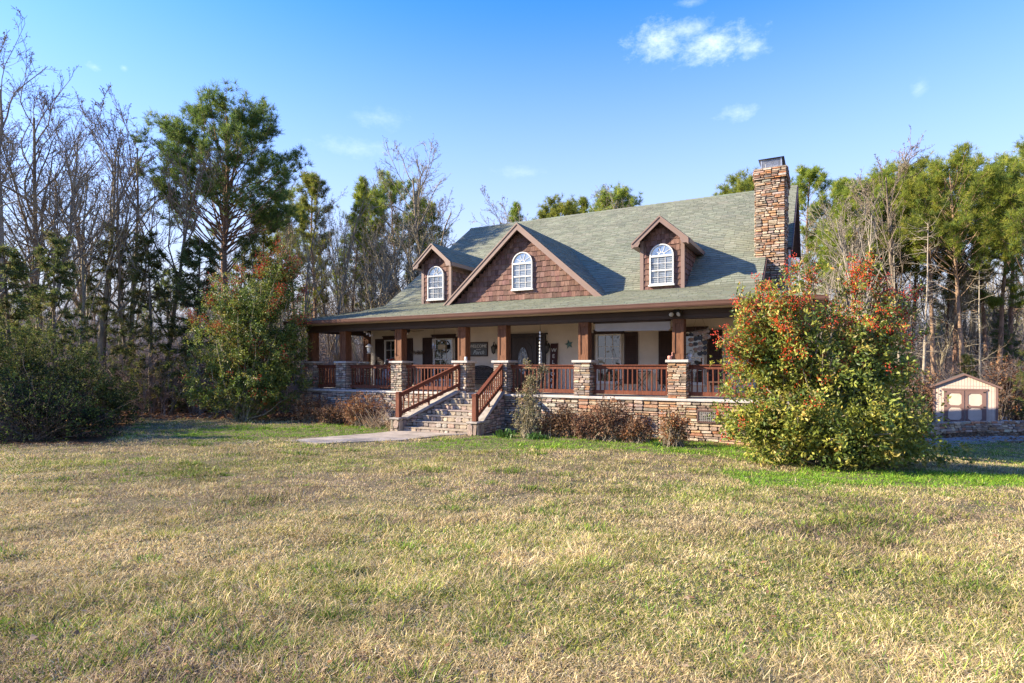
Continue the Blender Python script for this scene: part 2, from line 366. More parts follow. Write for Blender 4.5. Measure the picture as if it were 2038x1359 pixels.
PE, ZE = -.45, zz(1.64); PP = (ZB-ZE)/(VB-PE)
main_z = lambda v: ZB+MP*(v-VB)
porch_z = lambda v: ZE+PP*(v-PE)
DARKU = (.06,.045,.04)
r = MB(); ls = math.hypot(1, MP); Lm = (VR-VB)*ls; vs_ = lambda v: (v-VB)*ls
shingles(r, (0, VB, ZB+.012), X, (0, 1, MP), poly_region([(-12.86, 0), (1.80, -.001), (1.80, vs_(5.0)), (2.52, vs_(5.0)+.001), (2.52, Lm), (-12.86, Lm+.001)]), Lm)
for k in range(60): # ridge caps
    u = -12.86+15.38*k/60; r.hexa([(u,VR-.14,ZR-.06),(u+.27,VR-.14,ZR-.075),(u+.27,VR,ZR+.024),(u,VR,ZR+.04),(u,VR-.14,ZR-.045),(u+.27,VR-.14,ZR-.06),(u+.27,VR,ZR+.04),(u,VR,ZR+.056)], jit(SH[1], .1))
VK = 13.0; ZK = ZR-MP*(VK-VR)
def deck(mb, pts, t=.05, top=SH[1]):
    n = len(pts); lo = [(a, b_, c-t) for a, b_, c in pts]
    mb.add(list(pts)+lo, [tuple(range(n))], top); 
    k = len(mb.v)-2*n
    mb.f.append([k+n+i for i in range(n)][::-1]); mb.c.append(DARKU)
    for i in range(n): mb.f.append([k+i, k+n+i, k+n+(i+1) % n, k+(i+1) % n]); mb.c.append(DARKU)
deck(r, [(-12.86,VB,ZB),(1.80,VB,ZB),(1.80,5.0,main_z(5)),(2.52,5.0,main_z(5)),(2.52,VR,ZR),(-12.86,VR,ZR)], .06)
deck(r, [(2.52,VR,ZR),(2.52,VK,ZK),(-12.86,VK,ZK),(-12.86,VR,ZR)], .06)
r.build('main_roof', M['shingle'], house)
r = MB(); pl = math.hypot(1, PP); ps = lambda v: (v-PE)*pl; EL, ER = -14.8, 3.53; HL, HR = -12.86, 1.8
hv = lambda d: PE+d
shingles(r, (0, PE-.04, ZE-.04*PP+.012), X, (0, 1, PP), poly_region([(EL, 0), (ER, -.001), (HR, ps(hv(ER-HR))), (HR, ps(VB)+.1), (HL, ps(VB)+.1), (HL, ps(hv(HL-EL)))]), ps(VB)+.08)
deck(r, [(EL,PE,ZE),(ER,PE,ZE),(HR,hv(ER-HR),porch_z(hv(ER-HR))),(HR,VB+.05,ZB),(HL,VB+.05,ZB),(HL,hv(HL-EL),porch_z(hv(HL-EL)))], .045)
for e, h, sgn in ((EL, HL, -1), (ER, HR, 1)):
    d = abs(h-e); zt = porch_z(hv(d))
    deck(r, [(e,PE,ZE),(h,hv(d),zt),(h,13.6,zt),(e,13.6,ZE)][::sgn*-1], .045)
    O = (e, 0, ZE+.012); es = (-sgn*1., 0, PP)
    shingles(r, O, Y, es, poly_region([(PE, 0), (13.6, -.001), (13.6, d*pl+.001), (hv(d), d*pl)]), d*pl)
    for k in range(9):  # hip caps
        a = k/9; b_ = (k+1.12)/9; p = lambda t: np.array([e+(h-e)*t, PE+d*t, ZE+(zt-ZE)*t+.03])
        r.bar(p(a), p(min(1, b_)), .2, .016, jit(SH[1], .1))
r.build('porch_roof', M['shingle'], house)
# ---- main gable ends + main walls above the porch
for u0, v0 in ((-12.55, 3.0), (2.15, 5.2)):
    w = MB(); zlo = main_z(v0)-.08
    w.add([(u0,v0,2.6),(u0,12.8,2.6),(u0,12.8,ZR-MP*(12.8-VR)-.08),(u0,VR,ZR-.08),(u0,v0,zlo)], [(0,1,2,3,4)])
    if u0 < 0: w.build('gable_end_wall', M['siding'], house)
for k in range(26): # lap boards on the right gable end, clipped by the roof slope
    z0 = 3.0+.2*k; z1 = z0+.19; va = max(5.2, VB+(z1+.1-ZB)/MP); vb_ = min(12.8, 2*VR-va)
    if vb_-va > .2: w.hexa([(2.151,va,z0),(2.172,va,z0),(2.172,vb_,z0),(2.151,vb_,z0),(2.151,va,z1),(2.156,va,z1),(2.156,vb_,z1),(2.151,vb_,z1)])
w.build('gable_end_wall', M['siding'], house)
rk = MB()
for u0, va in ((2.5, 5.0),):
    for sg in (-1, 1):
        p = lambda dv, dz: (VR+sg*dv, ZR-MP*dv+dz)
        dmax = VR-va if sg < 0 else VK-VR
        rk.prism([p(0,.0),p(dmax,.0),p(dmax,-.24),p(0,-.24)], 'x', u0+.021, u0+.055)
        rk.prism([p(0.02,-.07),p(dmax-.02,-.07),p(dmax-.02,-.10),p(0.02,-.10)], 'x', 2.18, u0+.02)
rk.prism([(VB,ZB),(5.0,main_z(5)),(5.0,main_z(5)-.2),(VB,ZB-.2)], 'x', 1.805, 1.84)
rk.build('rake_board', M['trim'], house)
rk = MB(); rk.prism([(VB,ZB),(VR,ZR),(VR,ZR-.24),(VB,ZB-.24)], 'x', -12.9, -12.865); rk.build('rake_board', M['trim'], house)
# ---- porch wall: beige lap siding
VW = 2.4
w = MB(); w.box(-13.05, 1.5, VW, VW+.2, 1.0, 3.424)
for k in range(15):
    z0 = 1.01+.16*k; z1 = min(z0+.162, 3.42); w.hexa([(-13.05,VW-.022,z0),(1.5,VW-.022,z0),(1.5,VW-.001,z0),(-13.05,VW-.001,z0),(-13.05,VW-.006,z1),(1.5,VW-.006,z1),(1.5,VW-.001,z1),(-13.05,VW-.001,z1)])
w.box(-13.07, -12.92, VW-.035, VW-.0225, 1.0, 3.42)
for u0, sg in ((-13.05, -1), (1.5, 1)):
    w.box(*sorted((u0, u0-sg*.2)), VW+.201, 14, 1.0, 3.424)
    for k in range(15):
        z0 = 1.01+.16*k; z1 = min(z0+.162, 3.42); a, c = u0+sg*.022, u0+sg*.006
        w.hexa([(u0,VW,z0),(a,VW,z0),(a,14,z0),(u0,14,z0),(u0,VW,z1),(c,VW,z1),(c,14,z1),(u0,14,z1)])
w.box(-13.05, 1.5, 13.8, 14, 1.0, 3.424)
w.build('house_wall', M['siding'], house)
# ---- porch windows with shutters
def rect_window(u0, u1, z0, z1, v, parent, glass, grid=(3,2)):
    f = MB(); t = .05
    f.box(u0, u0+t, v-.07, v, z0, z1); f.box(u1-t, u1, v-.07, v, z0, z1); f.box(u0+t, u1-t, v-.07, v, z1-t, z1); f.box(u0-.03, u1+.03, v-.10, v, z0-.05, z0)
    f.box(u0+t, u1-t, v-.07, v, z0, z0+t*.8); zm = (z0+z1)/2; f.box(u0+t, u1-t, v-.06, v, zm-.02, zm+.02)
    for a, b_ in ((z0+t*.8, zm-.02), (zm+.02, z1-t)):
        for k in range(1, grid[0]): x = u0+t+(u1-u0-2*t)*k/grid[0]; f.box(x-.008, x+.008, v-.042, v-.025, a, b_)
        for k in range(1, grid[1]): z = a+(b_-a)*k/grid[1]; f.box(u0+t, u1-t, v-.040, v-.027, z-.008, z+.008)
    o = f.build('window', M['frame'], parent)
    g_ = MB(); g_.box(u0+t, u1-t, v-.024, v-.012, z0+t*.8, zm-.02); g_.box(u0+t, u1-t, v-.024, v-.012, zm+.02, z1-t); g_.build('pane', glass, o)
    h = MB(); h.box(u0-.09, u1+.09, v-.06, v, z1+.001, z1+.13); h.box(u0-.12, u1+.12, v-.085, v, z1+.131, z1+.16); h.build('window_header', M['shutter'], o)
    return o
vw = VW-.023
for u0, u1 in ((-12.30,-11.42),(-9.86,-8.96),(-3.22,-2.36),(-.62,.24)): rect_window(u0, u1, 1.34, 2.93, vw, house, M['glass'])
for u0, u1 in ((-12.82,-12.38),(-11.34,-10.90),(-10.40,-9.95),(-8.87,-8.42),(-3.75,-3.30),(-2.27,-1.82),(-1.15,-.70),(.32,.76)):
    s = MB(); s.box(u0, u1, vw-.03, vw, 1.30, 2.98)
    s.box(u0, u0+.06, vw-.045, vw-.0305, 1.30, 2.98); s.box(u1-.06, u1, vw-.045, vw-.0305, 1.30, 2.98)
    for a, c in ((1.30,1.39),(2.08,2.16),(2.90,2.98)): s.box(u0+.061, u1-.061, vw-.044, vw-.0305, a, c)
    for k in range(12):
        for a in (1.41, 2.18): z = a+k*.056; s.hexa([(u0+.062,vw-.043,z),(u1-.062,vw-.043,z),(u1-.062,vw-.031,z+.01),(u0+.062,vw-.031,z+.01),(u0+.062,vw-.041,z+.012),(u1-.062,vw-.041,z+.012),(u1-.062,vw-.031,z+.05),(u0+.062,vw-.031,z+.05)])
    s.build('shutter', M['shutter'], house)
# ---- front door with sidelights
def oval(mb, cx, cz, rx, rz, y0, y1, n=28, c=(1,1,1)):
    mb.prism([(cx+rx*math.cos(2*math.pi*i/n), cz+rz*math.sin(2*math.pi*i/n)) for i in range(n)], 'y', y0, y1, c)
def oval_ring(mb, cx, cz, rx, rz, t, y0, y1, n=28):
    p = lambda i, k: (cx+(rx+k)*math.cos(2*math.pi*i/n), cz+(rz+k)*math.sin(2*math.pi*i/n))
    for i in range(n): mb.prism([p(i,0), p(i+1,0), p(i+1,t), p(i,t)], 'y', y0, y1)
d = MB(); dv = vw
d.box(-6.92, -5.08, dv-.02, dv, 1.0, 2.98)
for a, c in ((-6.92,-6.84),(-6.50,-6.42),(-5.50,-5.42),(-5.16,-5.08)): d.box(a, c, dv-.09, dv-.0205, 1.0, 2.90)
d.box(-6.92, -5.08, dv-.09, dv-.0205, 2.901, 2.98); d.box(-6.98, -5.02, dv-.11, dv, 2.981, 3.03)
d.build('door_frame', M['door'], house)
d = MB(); d.box(-6.415, -5.505, dv-.06, dv-.021, 1.02, 2.895)
for k in range(10):
    a0, a1 = math.pi*k/10, math.pi*(k+1)/10
    d.prism([(-5.96+.32*math.cos(a0), 2.46+.26*math.sin(a0)),(-5.96+.32*math.cos(a1), 2.46+.26*math.sin(a1)),(-5.96+.35*math.cos(a1), 2.46+.29*math.sin(a1)),(-5.96+.35*math.cos(a0), 2.46+.29*math.sin(a0))], 'y', dv-.075, dv-.061)
oval_ring(d, -5.96, 2.06, .19, .48, .035, dv-.08, dv-.061)
for x0, x1 in ((-6.34,-6.24),(-5.68,-5.58)): d.box(x0, x1, dv-.072, dv-.061, 1.2, 2.4)
do = d.build('front_door', M['door'], house)
g = MB(); oval(g, -5.96, 2.06, .19, .48, dv-.07, dv-.061); g.build('oval_glass', M['leaded'], do)
g = MB()
for zc in (2.35, 1.78):
    for sg in (-1, 1): oval_ring(g, -5.96, (zc+2.06)/2, .05, .14, .012, dv-.078, dv-.071, 14)
oval_ring(g, -5.96, 2.06, .10, .30, .012, dv-.079, dv-.0712, 20); g.build('leading', mat('lead_came', (.55,.55,.52), .3, .5, metal=.6), do)
g = MB(); g.lathe([(.0,0),(.03,.0),(.035,.02),(.03,.045),(.0,.05)], 12); h = g.build('door_handle', mat('brass_handle', (.35,.24,.09), .3, metal=.8), do, smooth=True); h.location = (-5.58, dv-.06, 1.95); h.rotation_euler = (R(90), 0, 0)
for cx_ in (-6.67, -5.29):
    g = MB(); g.box(cx_-.13, cx_+.13, dv-.04, dv-.0205, 1.05, 2.89); oval_ring(g, cx_, 2.06, .075, .44, .025, dv-.056, dv-.0405); sl = g.build('sidelight', M['door'], house)
    g = MB(); oval(g, cx_, 2.06, .075, .44, dv-.05, dv-.041); g.build('oval_glass', M['leaded'], sl)
# ---- railings
def railing(a, b_, nb):
    a = np.array(a, float); b_ = np.array(b_, float); m = MB(); d = b_-a; L_ = np.linalg.norm(d); d /= L_
    m.bar((*a, 1.845), (*b_, 1.845), .05, .105); m.bar((*a, 1.905), (*b_, 1.905), .13, .03); m.bar((*a, 1.12), (*b_, 1.12), .05, .115)
    for k in range(nb):
        p = a+d*L_*(k+.6)/(nb+.2); s = random.uniform(-.003, .003); m.bar((p[0]+s, p[1]-.0, 1.179), (p[0]-s, p[1], 1.791), .036, .036)
    return m.build('porch_railing', M['stain'], house, bevel=.004)
for i, (a, c) in enumerate(zip(PC[:-1], PC[1:])):
    if i == 3: continue
    L_ = c-a-.52; railing((a+.26, .24), (c-.26, .24), int(L_/.135))
railing((-14.1, .55), (-14.1, 3.07), 18); railing((-14.1, 3.65), (-14.1, 6.57), 20)
# ---- stone steps
st = MB(); top = (-7.02, -5.62); bot = (-7.98, -5.46); NR = 7; rise = 1.15/NR; run = .285
edge = lambda v: tuple(t+(b_-t)*min(1, max(0, (-v-.15)/1.75)) for t, b_ in zip(top, bot))
STEP = [(.40,.34,.285),(.34,.29,.25),(.44,.39,.335),(.29,.265,.245),(.40,.32,.265),(.35,.32,.295)]
for i in range(NR):
    v = -.15-run*i; z1 = 1.0-rise*i-.002; z0 = z1-rise; e0, e1 = edge(v)
    stone_panel(st, (e0, v, z0), X, Zx, nY, e1-e0, rise-.03, STEP, hm=.3, wm=.34, proud=(.004,.035), gap=.006)
    n = MB(); 
    e0b, e1b = edge(v+run)
    st.add([(e0,v-.03,z1-.03),(e1,v-.03,z1-.03),(e1b,v+run,z1-.03),(e0b,v+run,z1-.03),(e0,v-.03,z1),(e1,v-.03,z1),(e1b,v+run,z1),(e0b,v+run,z1)],
           [(0,3,2,1),(4,5,6,7),(0,1,5,4),(1,2,6,5),(2,3,7,6),(3,0,4,7)], jit((.36,.32,.28), .06))
    st.add([(e0,v,-.5),(e1,v,-.5),(e1,v,z1-.031),(e0,v,z1-.031)], [(0,1,2,3)], (.15,.13,.11))
st.build('front_steps', M['stone'], house)
def cheek(tu, bu, sg):
    m = MB(); vt, vb2 = -.135, -1.72; zt, zb = 1.04, .22; th = .26
    def P(t, s, z): return (tu+(bu-tu)*t+sg*s, vt+(vb2-vt)*t, z)
    def Lq(t0, t1, s): return [P(t0, s, -.5), P(t1, s, -.5), P(t1, s, zt+(zb-zt)*t1), P(t0, s, zt+(zb-zt)*t0)]
    n = 10
    m.hexa([P(0,0,-.5),P(0,th,-.5),P(1,th,-.5),P(1,0,-.5),P(0,0,zt-.02),P(0,th,zt-.02),P(1,th,zb-.02),P(1,0,zb-.02)], (.13,.11,.095))
    e = np.array(P(1,0,0))-np.array(P(0,0,0)); Le = np.linalg.norm(e); e /= Le
    nrm = np.array([e[1], -e[0], 0.])*1.0
    for s, q in ((th, sg), (0, -sg)):
        nn = nrm if nrm[0]*q > 0 else -nrm
        stone_panel(m, P(0, s, -.3), e, Zx, nn, Le, 1.34, STONE_GREY if s else STEP, hm=.12, wm=.4, proud=(.008,.03), clip=lambda x, y: y-.3 < zt+(zb-zt)*x/Le-.07)
    o = m.build('stair_cheek_wall', M['stone'], house)
    c = MB(); 
    for k in range(2):
        a, b_ = k/2+.004, (k+1)/2-.004
        c.hexa([P(a,-.03,zt+(zb-zt)*a-.02),P(a,th+.03,zt+(zb-zt)*a-.02),P(b_,th+.03,zt+(zb-zt)*b_-.02),P(b_,-.03,zt+(zb-zt)*b_-.02),
                P(a,-.03,zt+(zb-zt)*a+.05),P(a,th+.03,zt+(zb-zt)*a+.05),P(b_,th+.03,zt+(zb-zt)*b_+.05),P(b_,-.03,zt+(zb-zt)*b_+.05)])
    c.build('coping_slab', M['coping'], o, bevel=.01)
    pb = stone_block('stair_plinth', *sorted((bu-sg*.02, bu+sg*.29)), -2.08, -1.70, -.5, .24, STEP, house, hm=.4, wm=.3, proud=(.01,.03))
    c = MB(); c.box(*sorted((bu-sg*.05, bu+sg*.33)), -2.12, -1.69, .242, .295); c.build('plinth_cap', M['coping'], pb, bevel=.01)
    # railing on the cheek wall
    r_ = MB(); uc = bu+sg*.13; ut = tu+sg*.10
    r_.box(uc-.07, uc+.07, -1.97, -1.83, .298, 1.03); r_.box(uc-.085, uc+.085, -1.985, -1.815, 1.031, 1.06); r_.box(uc-.06, uc+.06, -1.96, -1.84, 1.061, 1.085)
    A = np.array((uc, -1.83, .965)); B = np.array((ut, -.02, 1.865)); C_ = np.array((uc, -1.83, .42)); D = np.array((ut, -.02, 1.27))
    r_.bar(A, B, .06, .10); r_.bar(A+(0,0,.066), B+(0,0,.066), .12, .03); r_.bar(C_, D, .06, .10)
    r_.box(ut-.04, ut+.04, -.06, .0, 1.06, 1.87)
    for k in range(12):
        t = (k+.7)/12.4; lo = C_+(D-C_)*t; hi = A+(B-A)*t; r_.bar(lo+(0,0,.04), hi-(0,0,.04), .036, .036)
    mid = C_+(D-C_)*.47; r_.bar(mid, mid-(0,0,.2), .05, .05)
    r_.build('stair_railing', M['stain'], house, bevel=.004)
cheek(top[0]-.0, bot[0], -1); cheek(top[1], bot[1], 1)
# ---- shakes, arched windows, dormers, gable
SK = [(.18,.105,.082),(.155,.088,.07),(.21,.125,.10),(.13,.074,.06),(.195,.112,.09)]
def shakes(mb, u0, u1, z0, z1, v, clip, nrm=-1, axis='y', expo=.185):
    k = 0; z = z0
    while z < z1:
        u = u0-random.uniform(0, .1)
        while u < u1:
            wd = random.uniform(.09, .2); a, c = max(u, u0)+.003, min(u+wd, u1)-.003; dz = random.uniform(-.012, .012)
            if c-a > .015:
                zt = z+expo*1.15
                # trim the shake to the gable line
                lim = min(clip(a), clip(c)); 
                if z+dz < lim-.02:
                    zt = min(zt, lim); t0 = .030+random.uniform(0, .008); t1 = .008
                    P = (lambda x, d, h: (x, v+nrm*d, h)) if axis == 'y' else (lambda x, d, h: (v+nrm*d, x, h))
                    mb.add([P(a,0,z+dz),P(c,0,z+dz),P(c,t0,z+dz),P(a,t0,z+dz),P(a,t1,zt),P(c,t1,zt)], [(0,1,2,3),(3,2,5,4),(0,3,4),(1,5,2)], jit(random.choice(SK), .2, .05))
            u += wd
        z += expo
def arch_window(uc, z0, zs, hw_, v, parent, glass):
    """white arched window: z0 sill, zs spring line, half width hw_"""
    t = .036; f = MB(); y0, y1 = v-.085, v; ri = hw_-t
    f.box(uc-hw_, uc-ri, y0, y1, z0, zs); f.box(uc+ri, uc+hw_, y0, y1, z0, zs); f.box(uc-hw_-.03, uc+hw_+.03, y0-.03, y1, z0-.05, z0-.0005); f.box(uc-ri, uc+ri, y0, y1, z0, z0+t)
    n = 18
    for i in range(n):
        a, b_ = math.pi*i/n, math.pi*(i+1)/n; q = lambda r_, x: (uc+r_*math.cos(x), zs+.0005+r_*math.sin(x))
        f.prism([q(ri,a),q(hw_,a),q(hw_,b_),q(ri,b_)], 'y', y0, y1)
    f.box(uc-ri, uc+ri, y0+.01, y1, zs-.03, zs+.03); zm = (z0+zs)/2; f.box(uc-ri, uc+ri, y0+.02, y1, zm-.025, zm+.02)
    for a, b_ in ((z0+t, zm-.025), (zm+.02, zs-.03)):
        for k in (1, 2): x = uc-ri+2*ri*k/3; f.box(x-.0065, x+.0065, v-.052, v-.034, a, b_)
        zc = (a+b_)/2; f.box(uc-ri, uc+ri, v-.050, v-.036, zc-.0065, zc+.0065)
    for ang in (36, 72, 108, 144):
        a = R(ang); f.bar((uc+.09*math.cos(a), v-.043, zs+.03+.09*math.sin(a)), (uc+(ri)*math.cos(a), v-.043, zs+ri*math.sin(a)), .013, .013)
    for i in range(8):
        a, b_ = math.pi*i/8, math.pi*(i+1)/8; f.bar((uc+.09*math.cos(a), v-.043, zs+.03+.09*math.sin(a)), (uc+.09*math.cos(b_), v-.043, zs+.03+.09*math.sin(b_)), .018, .018)
    f.build('window', M['frame'], parent)
    g_ = MB(); g_.prism([(uc+ri*math.cos(math.pi*i/16), zs+ri*math.sin(math.pi*i/16)) for i in range(17)], 'y', v-.03, v-.012); g_.build('pane', M['skyglass'], parent)
    g_ = MB(); g_.box(uc-ri, uc+ri, v-.03, v-.012, z0+t, zs-.03); g_.build('pane', glass, parent)
def gable_roof(uc, half, zap, pitch, vf, vback, parent, nm, rake_w):
    """two shingled slopes with rake boards; zap = apex of the deck"""
    r_ = MB(); L_ = half*math.hypot(1, pitch)
    for sg in (-1, 1):
        e = uc+sg*half; ze = zap-pitch*half
        deck(r_, [(uc,vf,zap),(e,vf,ze),(e,vback,ze),(uc,vback,zap)][::(-1 if sg > 0 else 1)], .05)
        shingles(r_, (e, 0, ze+.012), Y, (-sg*1., 0, pitch), lambda s: (vf-.02, vback), L_)
    k = int((vback-vf)/.2)
    for i in range(k):
        v = vf+(vback-vf)*i/k
        for sg in (-1, 1): r_.hexa([(uc,v,zap+.014),(uc+sg*.14,v,zap-.14*pitch+.014),(uc+sg*.14,v+.24,zap-.14*pitch+.02),(uc,v+.24,zap+.02),(uc,v,zap+.034),(uc+sg*.14,v,zap-.14*pitch+.034),(uc+sg*.14,v+.24,zap-.14*pitch+.03),(uc,v+.24,zap+.03)][::1], jit(SH[1], .1))
    r_.build(nm+'_roof', M['shingle'], parent)
    b_ = MB(); e1 = half
    for sg in (-1, 1):
        q = lambda d_, dz: (uc+sg*d_, zap-pitch*d_+dz)
        b_.prism([q(0,-.02),q(e1,-.02),q(e1,-.02-rake_w),q(0,-.02-rake_w)], 'y', vf-.04, vf-.002)
        b_.prism([q(0,.012),q(e1,.012),q(e1,-.045),q(0,-.045)], 'y', vf-.065, vf-.0405)
    b_.build('rake_board', M['fascia'], parent)
    s_ = MB()
    for sg in (-1, 1):
        q = lambda d_, dz: (uc+sg*d_, zap-pitch*d_+dz)
        s_.prism([q(0,-.052),q(e1-.005,-.052),q(e1-.005,-.075),q(0,-.075)], 'y', vf+.001, vf+.29)
    s_.build('soffit', M['trim'], parent)
def dormer(uc):
    v = 2.8; hw_ = .67; zb = zz(2.40); half = .90; zap = zz(4.76); pitch = .88; vf = 2.48
    ze = zap-pitch*half; m = MB(); base_z = lambda vv: (porch_z(vv) if vv < VB else main_z(vv))
    gl = lambda u: zap-pitch*abs(u-uc)-.09
    m.prism([(uc-hw_,zb),(uc+hw_,zb),(uc+hw_,gl(uc+hw_)),(uc,gl(uc)),(uc-hw_,gl(uc-hw_))], 'y', v, v+.04, (.10,.05,.04))
    shakes(m, uc-hw_+.07, uc+hw_-.07, zb, zap, v, gl)
    vend = 5.3
    for sg in (-1, 1):
        m.add([(uc+sg*hw_,v,zb),(uc+sg*hw_,v,ze+.12),(uc+sg*hw_,vend,ze+.12),(uc+sg*hw_,vend,zb)], [(0,1,2,3)], (.10,.05,.04))
        shakes(m, v+.05, vend, zb, ze+.1, uc+sg*hw_, lambda x: ze+.08, nrm=sg, axis='x')
    o = m.build('dormer', M['shake'], house)
    for sg in (-1, 1):
        c = MB(); c.box(*sorted((uc+sg*(hw_+.045), uc+sg*(hw_-.07))), v-.045, v+.05, zb, ze+.10)
        c.box(*sorted((uc+sg*(half+.002), uc+sg*(half+.03))), vf, 5.4, ze-.13, ze+.01)
        c.box(*sorted((uc+sg*(hw_+.046), uc+sg*half)), vf, 5.2, ze-.13, ze-.105)
        c.prism([(uc+sg*(half+.0),ze-.0),(uc+sg*(half-.26),ze+.20),(uc+sg*(half-.26),ze-.02),(uc+sg*(half-.20),ze-.13),(uc+sg*(half+.0),ze-.13)][::sg], 'y', vf-.038, vf-.004)
        c.build('corner_trim', M['fascia'], o)
    gable_roof(uc, half, zap, pitch, vf, 6.5, o, 'dormer', .17)
    arch_window(uc, zz(2.61), zz(3.53), .385, v-.02, o, M['blind'])
dormer(-10.05); dormer(-1.15)
gu, ghalf, gzap, gp, gvf, gv = -5.95, 3.12, zz(4.95), .875, 1.86, 2.16
gm = MB(); glc = lambda u: gzap-gp*abs(u-gu)-.10
gm.prism([(gu-2.95,zz(2.1)),(gu+2.95,zz(2.1)),(gu,glc(gu))], 'y', gv, gv+.05, (.10,.05,.04))
shakes(gm, gu-2.9, gu+2.9, zz(2.14), gzap, gv, glc)
go = gm.build('front_gable', M['shake'], house)
gable_roof(gu, ghalf, gzap, gp, gvf, 6.8, go, 'gable', .21)
arch_window(gu+.08, zz(2.68), zz(3.58), .40, gv-.02, go, M['blind'])
# ---- chimney
c = MB(); cu0, cu1, cv0, cv1 = 1.49, 2.36, 4.45, 6.0
ct = zz(6.02)
for args in (((cu0,cv0,0),X,nY,cu1-cu0),((cu1,cv0,0),Y,X,cv1-cv0),((cu0,cv1,0),nY,nX,cv1-cv0),((cu1,cv1,0),nX,Y,cu1-cu0)):
    O, eu, en, wd = args; stone_panel(c, O, eu, Zx, en, wd, ct, STONE_RUST[:6]+STONE_WARM+STONE_GREY[:6], hm=.10, wm=.32, proud=(.008,.055))
    O2 = np.array(O, float)-np.array(eu)*.05+np.array(en)*.05; O2[2] = ct+.005; stone_panel(c, O2, eu, Zx, en, wd+.1, .34, STONE_GREY+STONE_RUST, hm=.09, wm=.34, proud=(.01,.05))
c.box(cu0, cu1, cv0, cv1, 0, ct, (.11,.09,.075)); c.box(cu0-.05, cu1+.05, cv0-.05, cv1+.05, ct+.001, ct+.34, (.12,.10,.085)); c.box(cu0-.06, cu1+.06, cv0-.06, cv1+.06, ct+.341, ct+.37, (.30,.26,.22))
ch = c.build('chimney', M['stone'], house)
k = MB(); zt = ct+.372; a0, a1, b0, b1 = cu0+.14, cu1-.10, cv0+.16, cv1-.16
for x in (a0, a1-.035):
    for y in (b0, b1-.035): k.box(x, x+.035, y, y+.035, zt, zt+.34)
k.box(a0-.02, a1+.02, b0-.02, b1+.02, zt, zt+.03)
for i in range(18):
    x = a0+(a1-a0)*(i+.5)/18; k.box(x-.004, x+.004, b0+.01, b0+.016, zt+.03, zt+.34); y = b0+(b1-b0)*(i+.5)/18; k.box(a1-.016, a1-.01, y-.004, y+.004, zt+.03, zt+.34)
for i in range(9):
    z = zt+.03+.31*(i+.5)/9; k.box(a0, a1, b0+.011, b0+.015, z-.004, z+.004); k.box(a1-.015, a1-.011, b0, b1, z-.004, z+.004)
cc = k.build('chimney_cap', M['galv'], ch)
k = MB(); k.box(a0+.12, a1-.12, b0+.12, b1-.12, zt, zt+.26); k.build('flue', mat('flue_metal', (.42,.41,.40), .5, metal=.3), cc)
k = MB(); e = .07; zl = zt+.341; um, vm = (a0+a1)/2, (b0+b1)/2
k.add([(a0-e,b0-e,zl),(a1+e,b0-e,zl),(a1+e,b1+e,zl),(a0-e,b1+e,zl),(um-.1,vm-.1,zl+.08),(um+.1,vm-.1,zl+.08),(um+.1,vm+.1,zl+.08),(um-.1,vm+.1,zl+.08)], [(3,2,1,0),(4,5,6,7),(0,1,5,4),(1,2,6,5),(2,3,7,6),(3,0,4,7)])
k.build('cap_lid', mat('dark_lid_metal', (.12,.12,.125), .45, metal=.5), cc)
# ================================================================== THINGS ON AND AROUND THE PORCH
def text_mesh(name, txt, size, parent, m, loc, rot, shear=0, ext=.004, align='CENTER'):
    cu = bpy.data.curves.new(name, 'FONT'); cu.body = txt; cu.size = size; cu.align_x = align; cu.align_y = 'CENTER'; cu.extrude = ext; cu.shear = shear
    t = bpy.data.objects.new(name+'_tmp', cu); COL.objects.link(t)
    me = bpy.data.meshes.new_from_object(t.evaluated_get(bpy.context.evaluated_depsgraph_get())); bpy.data.objects.remove(t); bpy.data.curves.remove(cu)
    me.materials.clear(); me.materials.append(m); me.name = name
    o = bpy.data.objects.new(name, me); COL.objects.link(o); o.parent = parent; o.location = loc; o.rotation_euler = rot
    return o
white_paint = mat('white_lettering', (.75,.75,.72), .6)
pale_paint = mat('pale_blue_lettering', (.62,.70,.74), .6)
FACE = (R(90), 0, 0)
def pt(name, label, cat, u, v, z, group=None): return thing(name, label, cat, hw(u, v, z), None, group)
# welcome sign on the wall
t = pt('welcome_sign', 'grey framed sign with white words hung on the wall left of a lantern', 'sign', -7.86, VW-.026, 2.50)
m = MB(); m.box(-.39, .39, -.02, 0, -.23, .23); m.build('board', mat('grey_sign_board', (.13,.145,.15), .7, noise=(5,.8,1.2), stretch=(1,1,9)), t)
m = MB()
for a in ((-.42,.42,-.035,0,.231,.265),(-.42,.42,-.035,0,-.265,-.231),(-.42,-.391,-.035,0,-.231,.231),(.391,.42,-.035,0,-.231,.231)): m.box(*a)
m.build('sign_frame', M['shutter'], t)
text_mesh('lettering', 'WELCOME', .155, t, white_paint, (0, -.022, .11), FACE); text_mesh('lettering', 'to our', .075, t, white_paint, (.02, -.022, -.005), FACE, .3)
text_mesh('lettering', 'Porch', .20, t, pale_paint, (.02, -.022, -.12), FACE, .35)
# tall leaning plank sign
t = pt('plank_sign', 'tall dark red plank with white letters leaning against the wall right of the door', 'sign', -4.76, VW-.10, 1.0)
m = MB(); m.hexa([(-.135,-.16,.003),(.135,-.16,.003),(.135,-.135,.003),(-.135,-.135,.003),(-.135,.045,1.66),(.135,.045,1.66),(.135,.07,1.66),(-.135,.07,1.66)])
m.build('plank', mat('oxblood_plank', (.055,.018,.016), .6, noise=(5,.7,1.3), stretch=(5,5,.6)), t)
for i, ch_ in enumerate('WELCOME'):
    z = 1.42-.205*i; y = -.165+.205*(z/1.66); text_mesh('lettering', ch_, .19, t, white_paint, (0, y, z), (R(90-7), 0, 0))
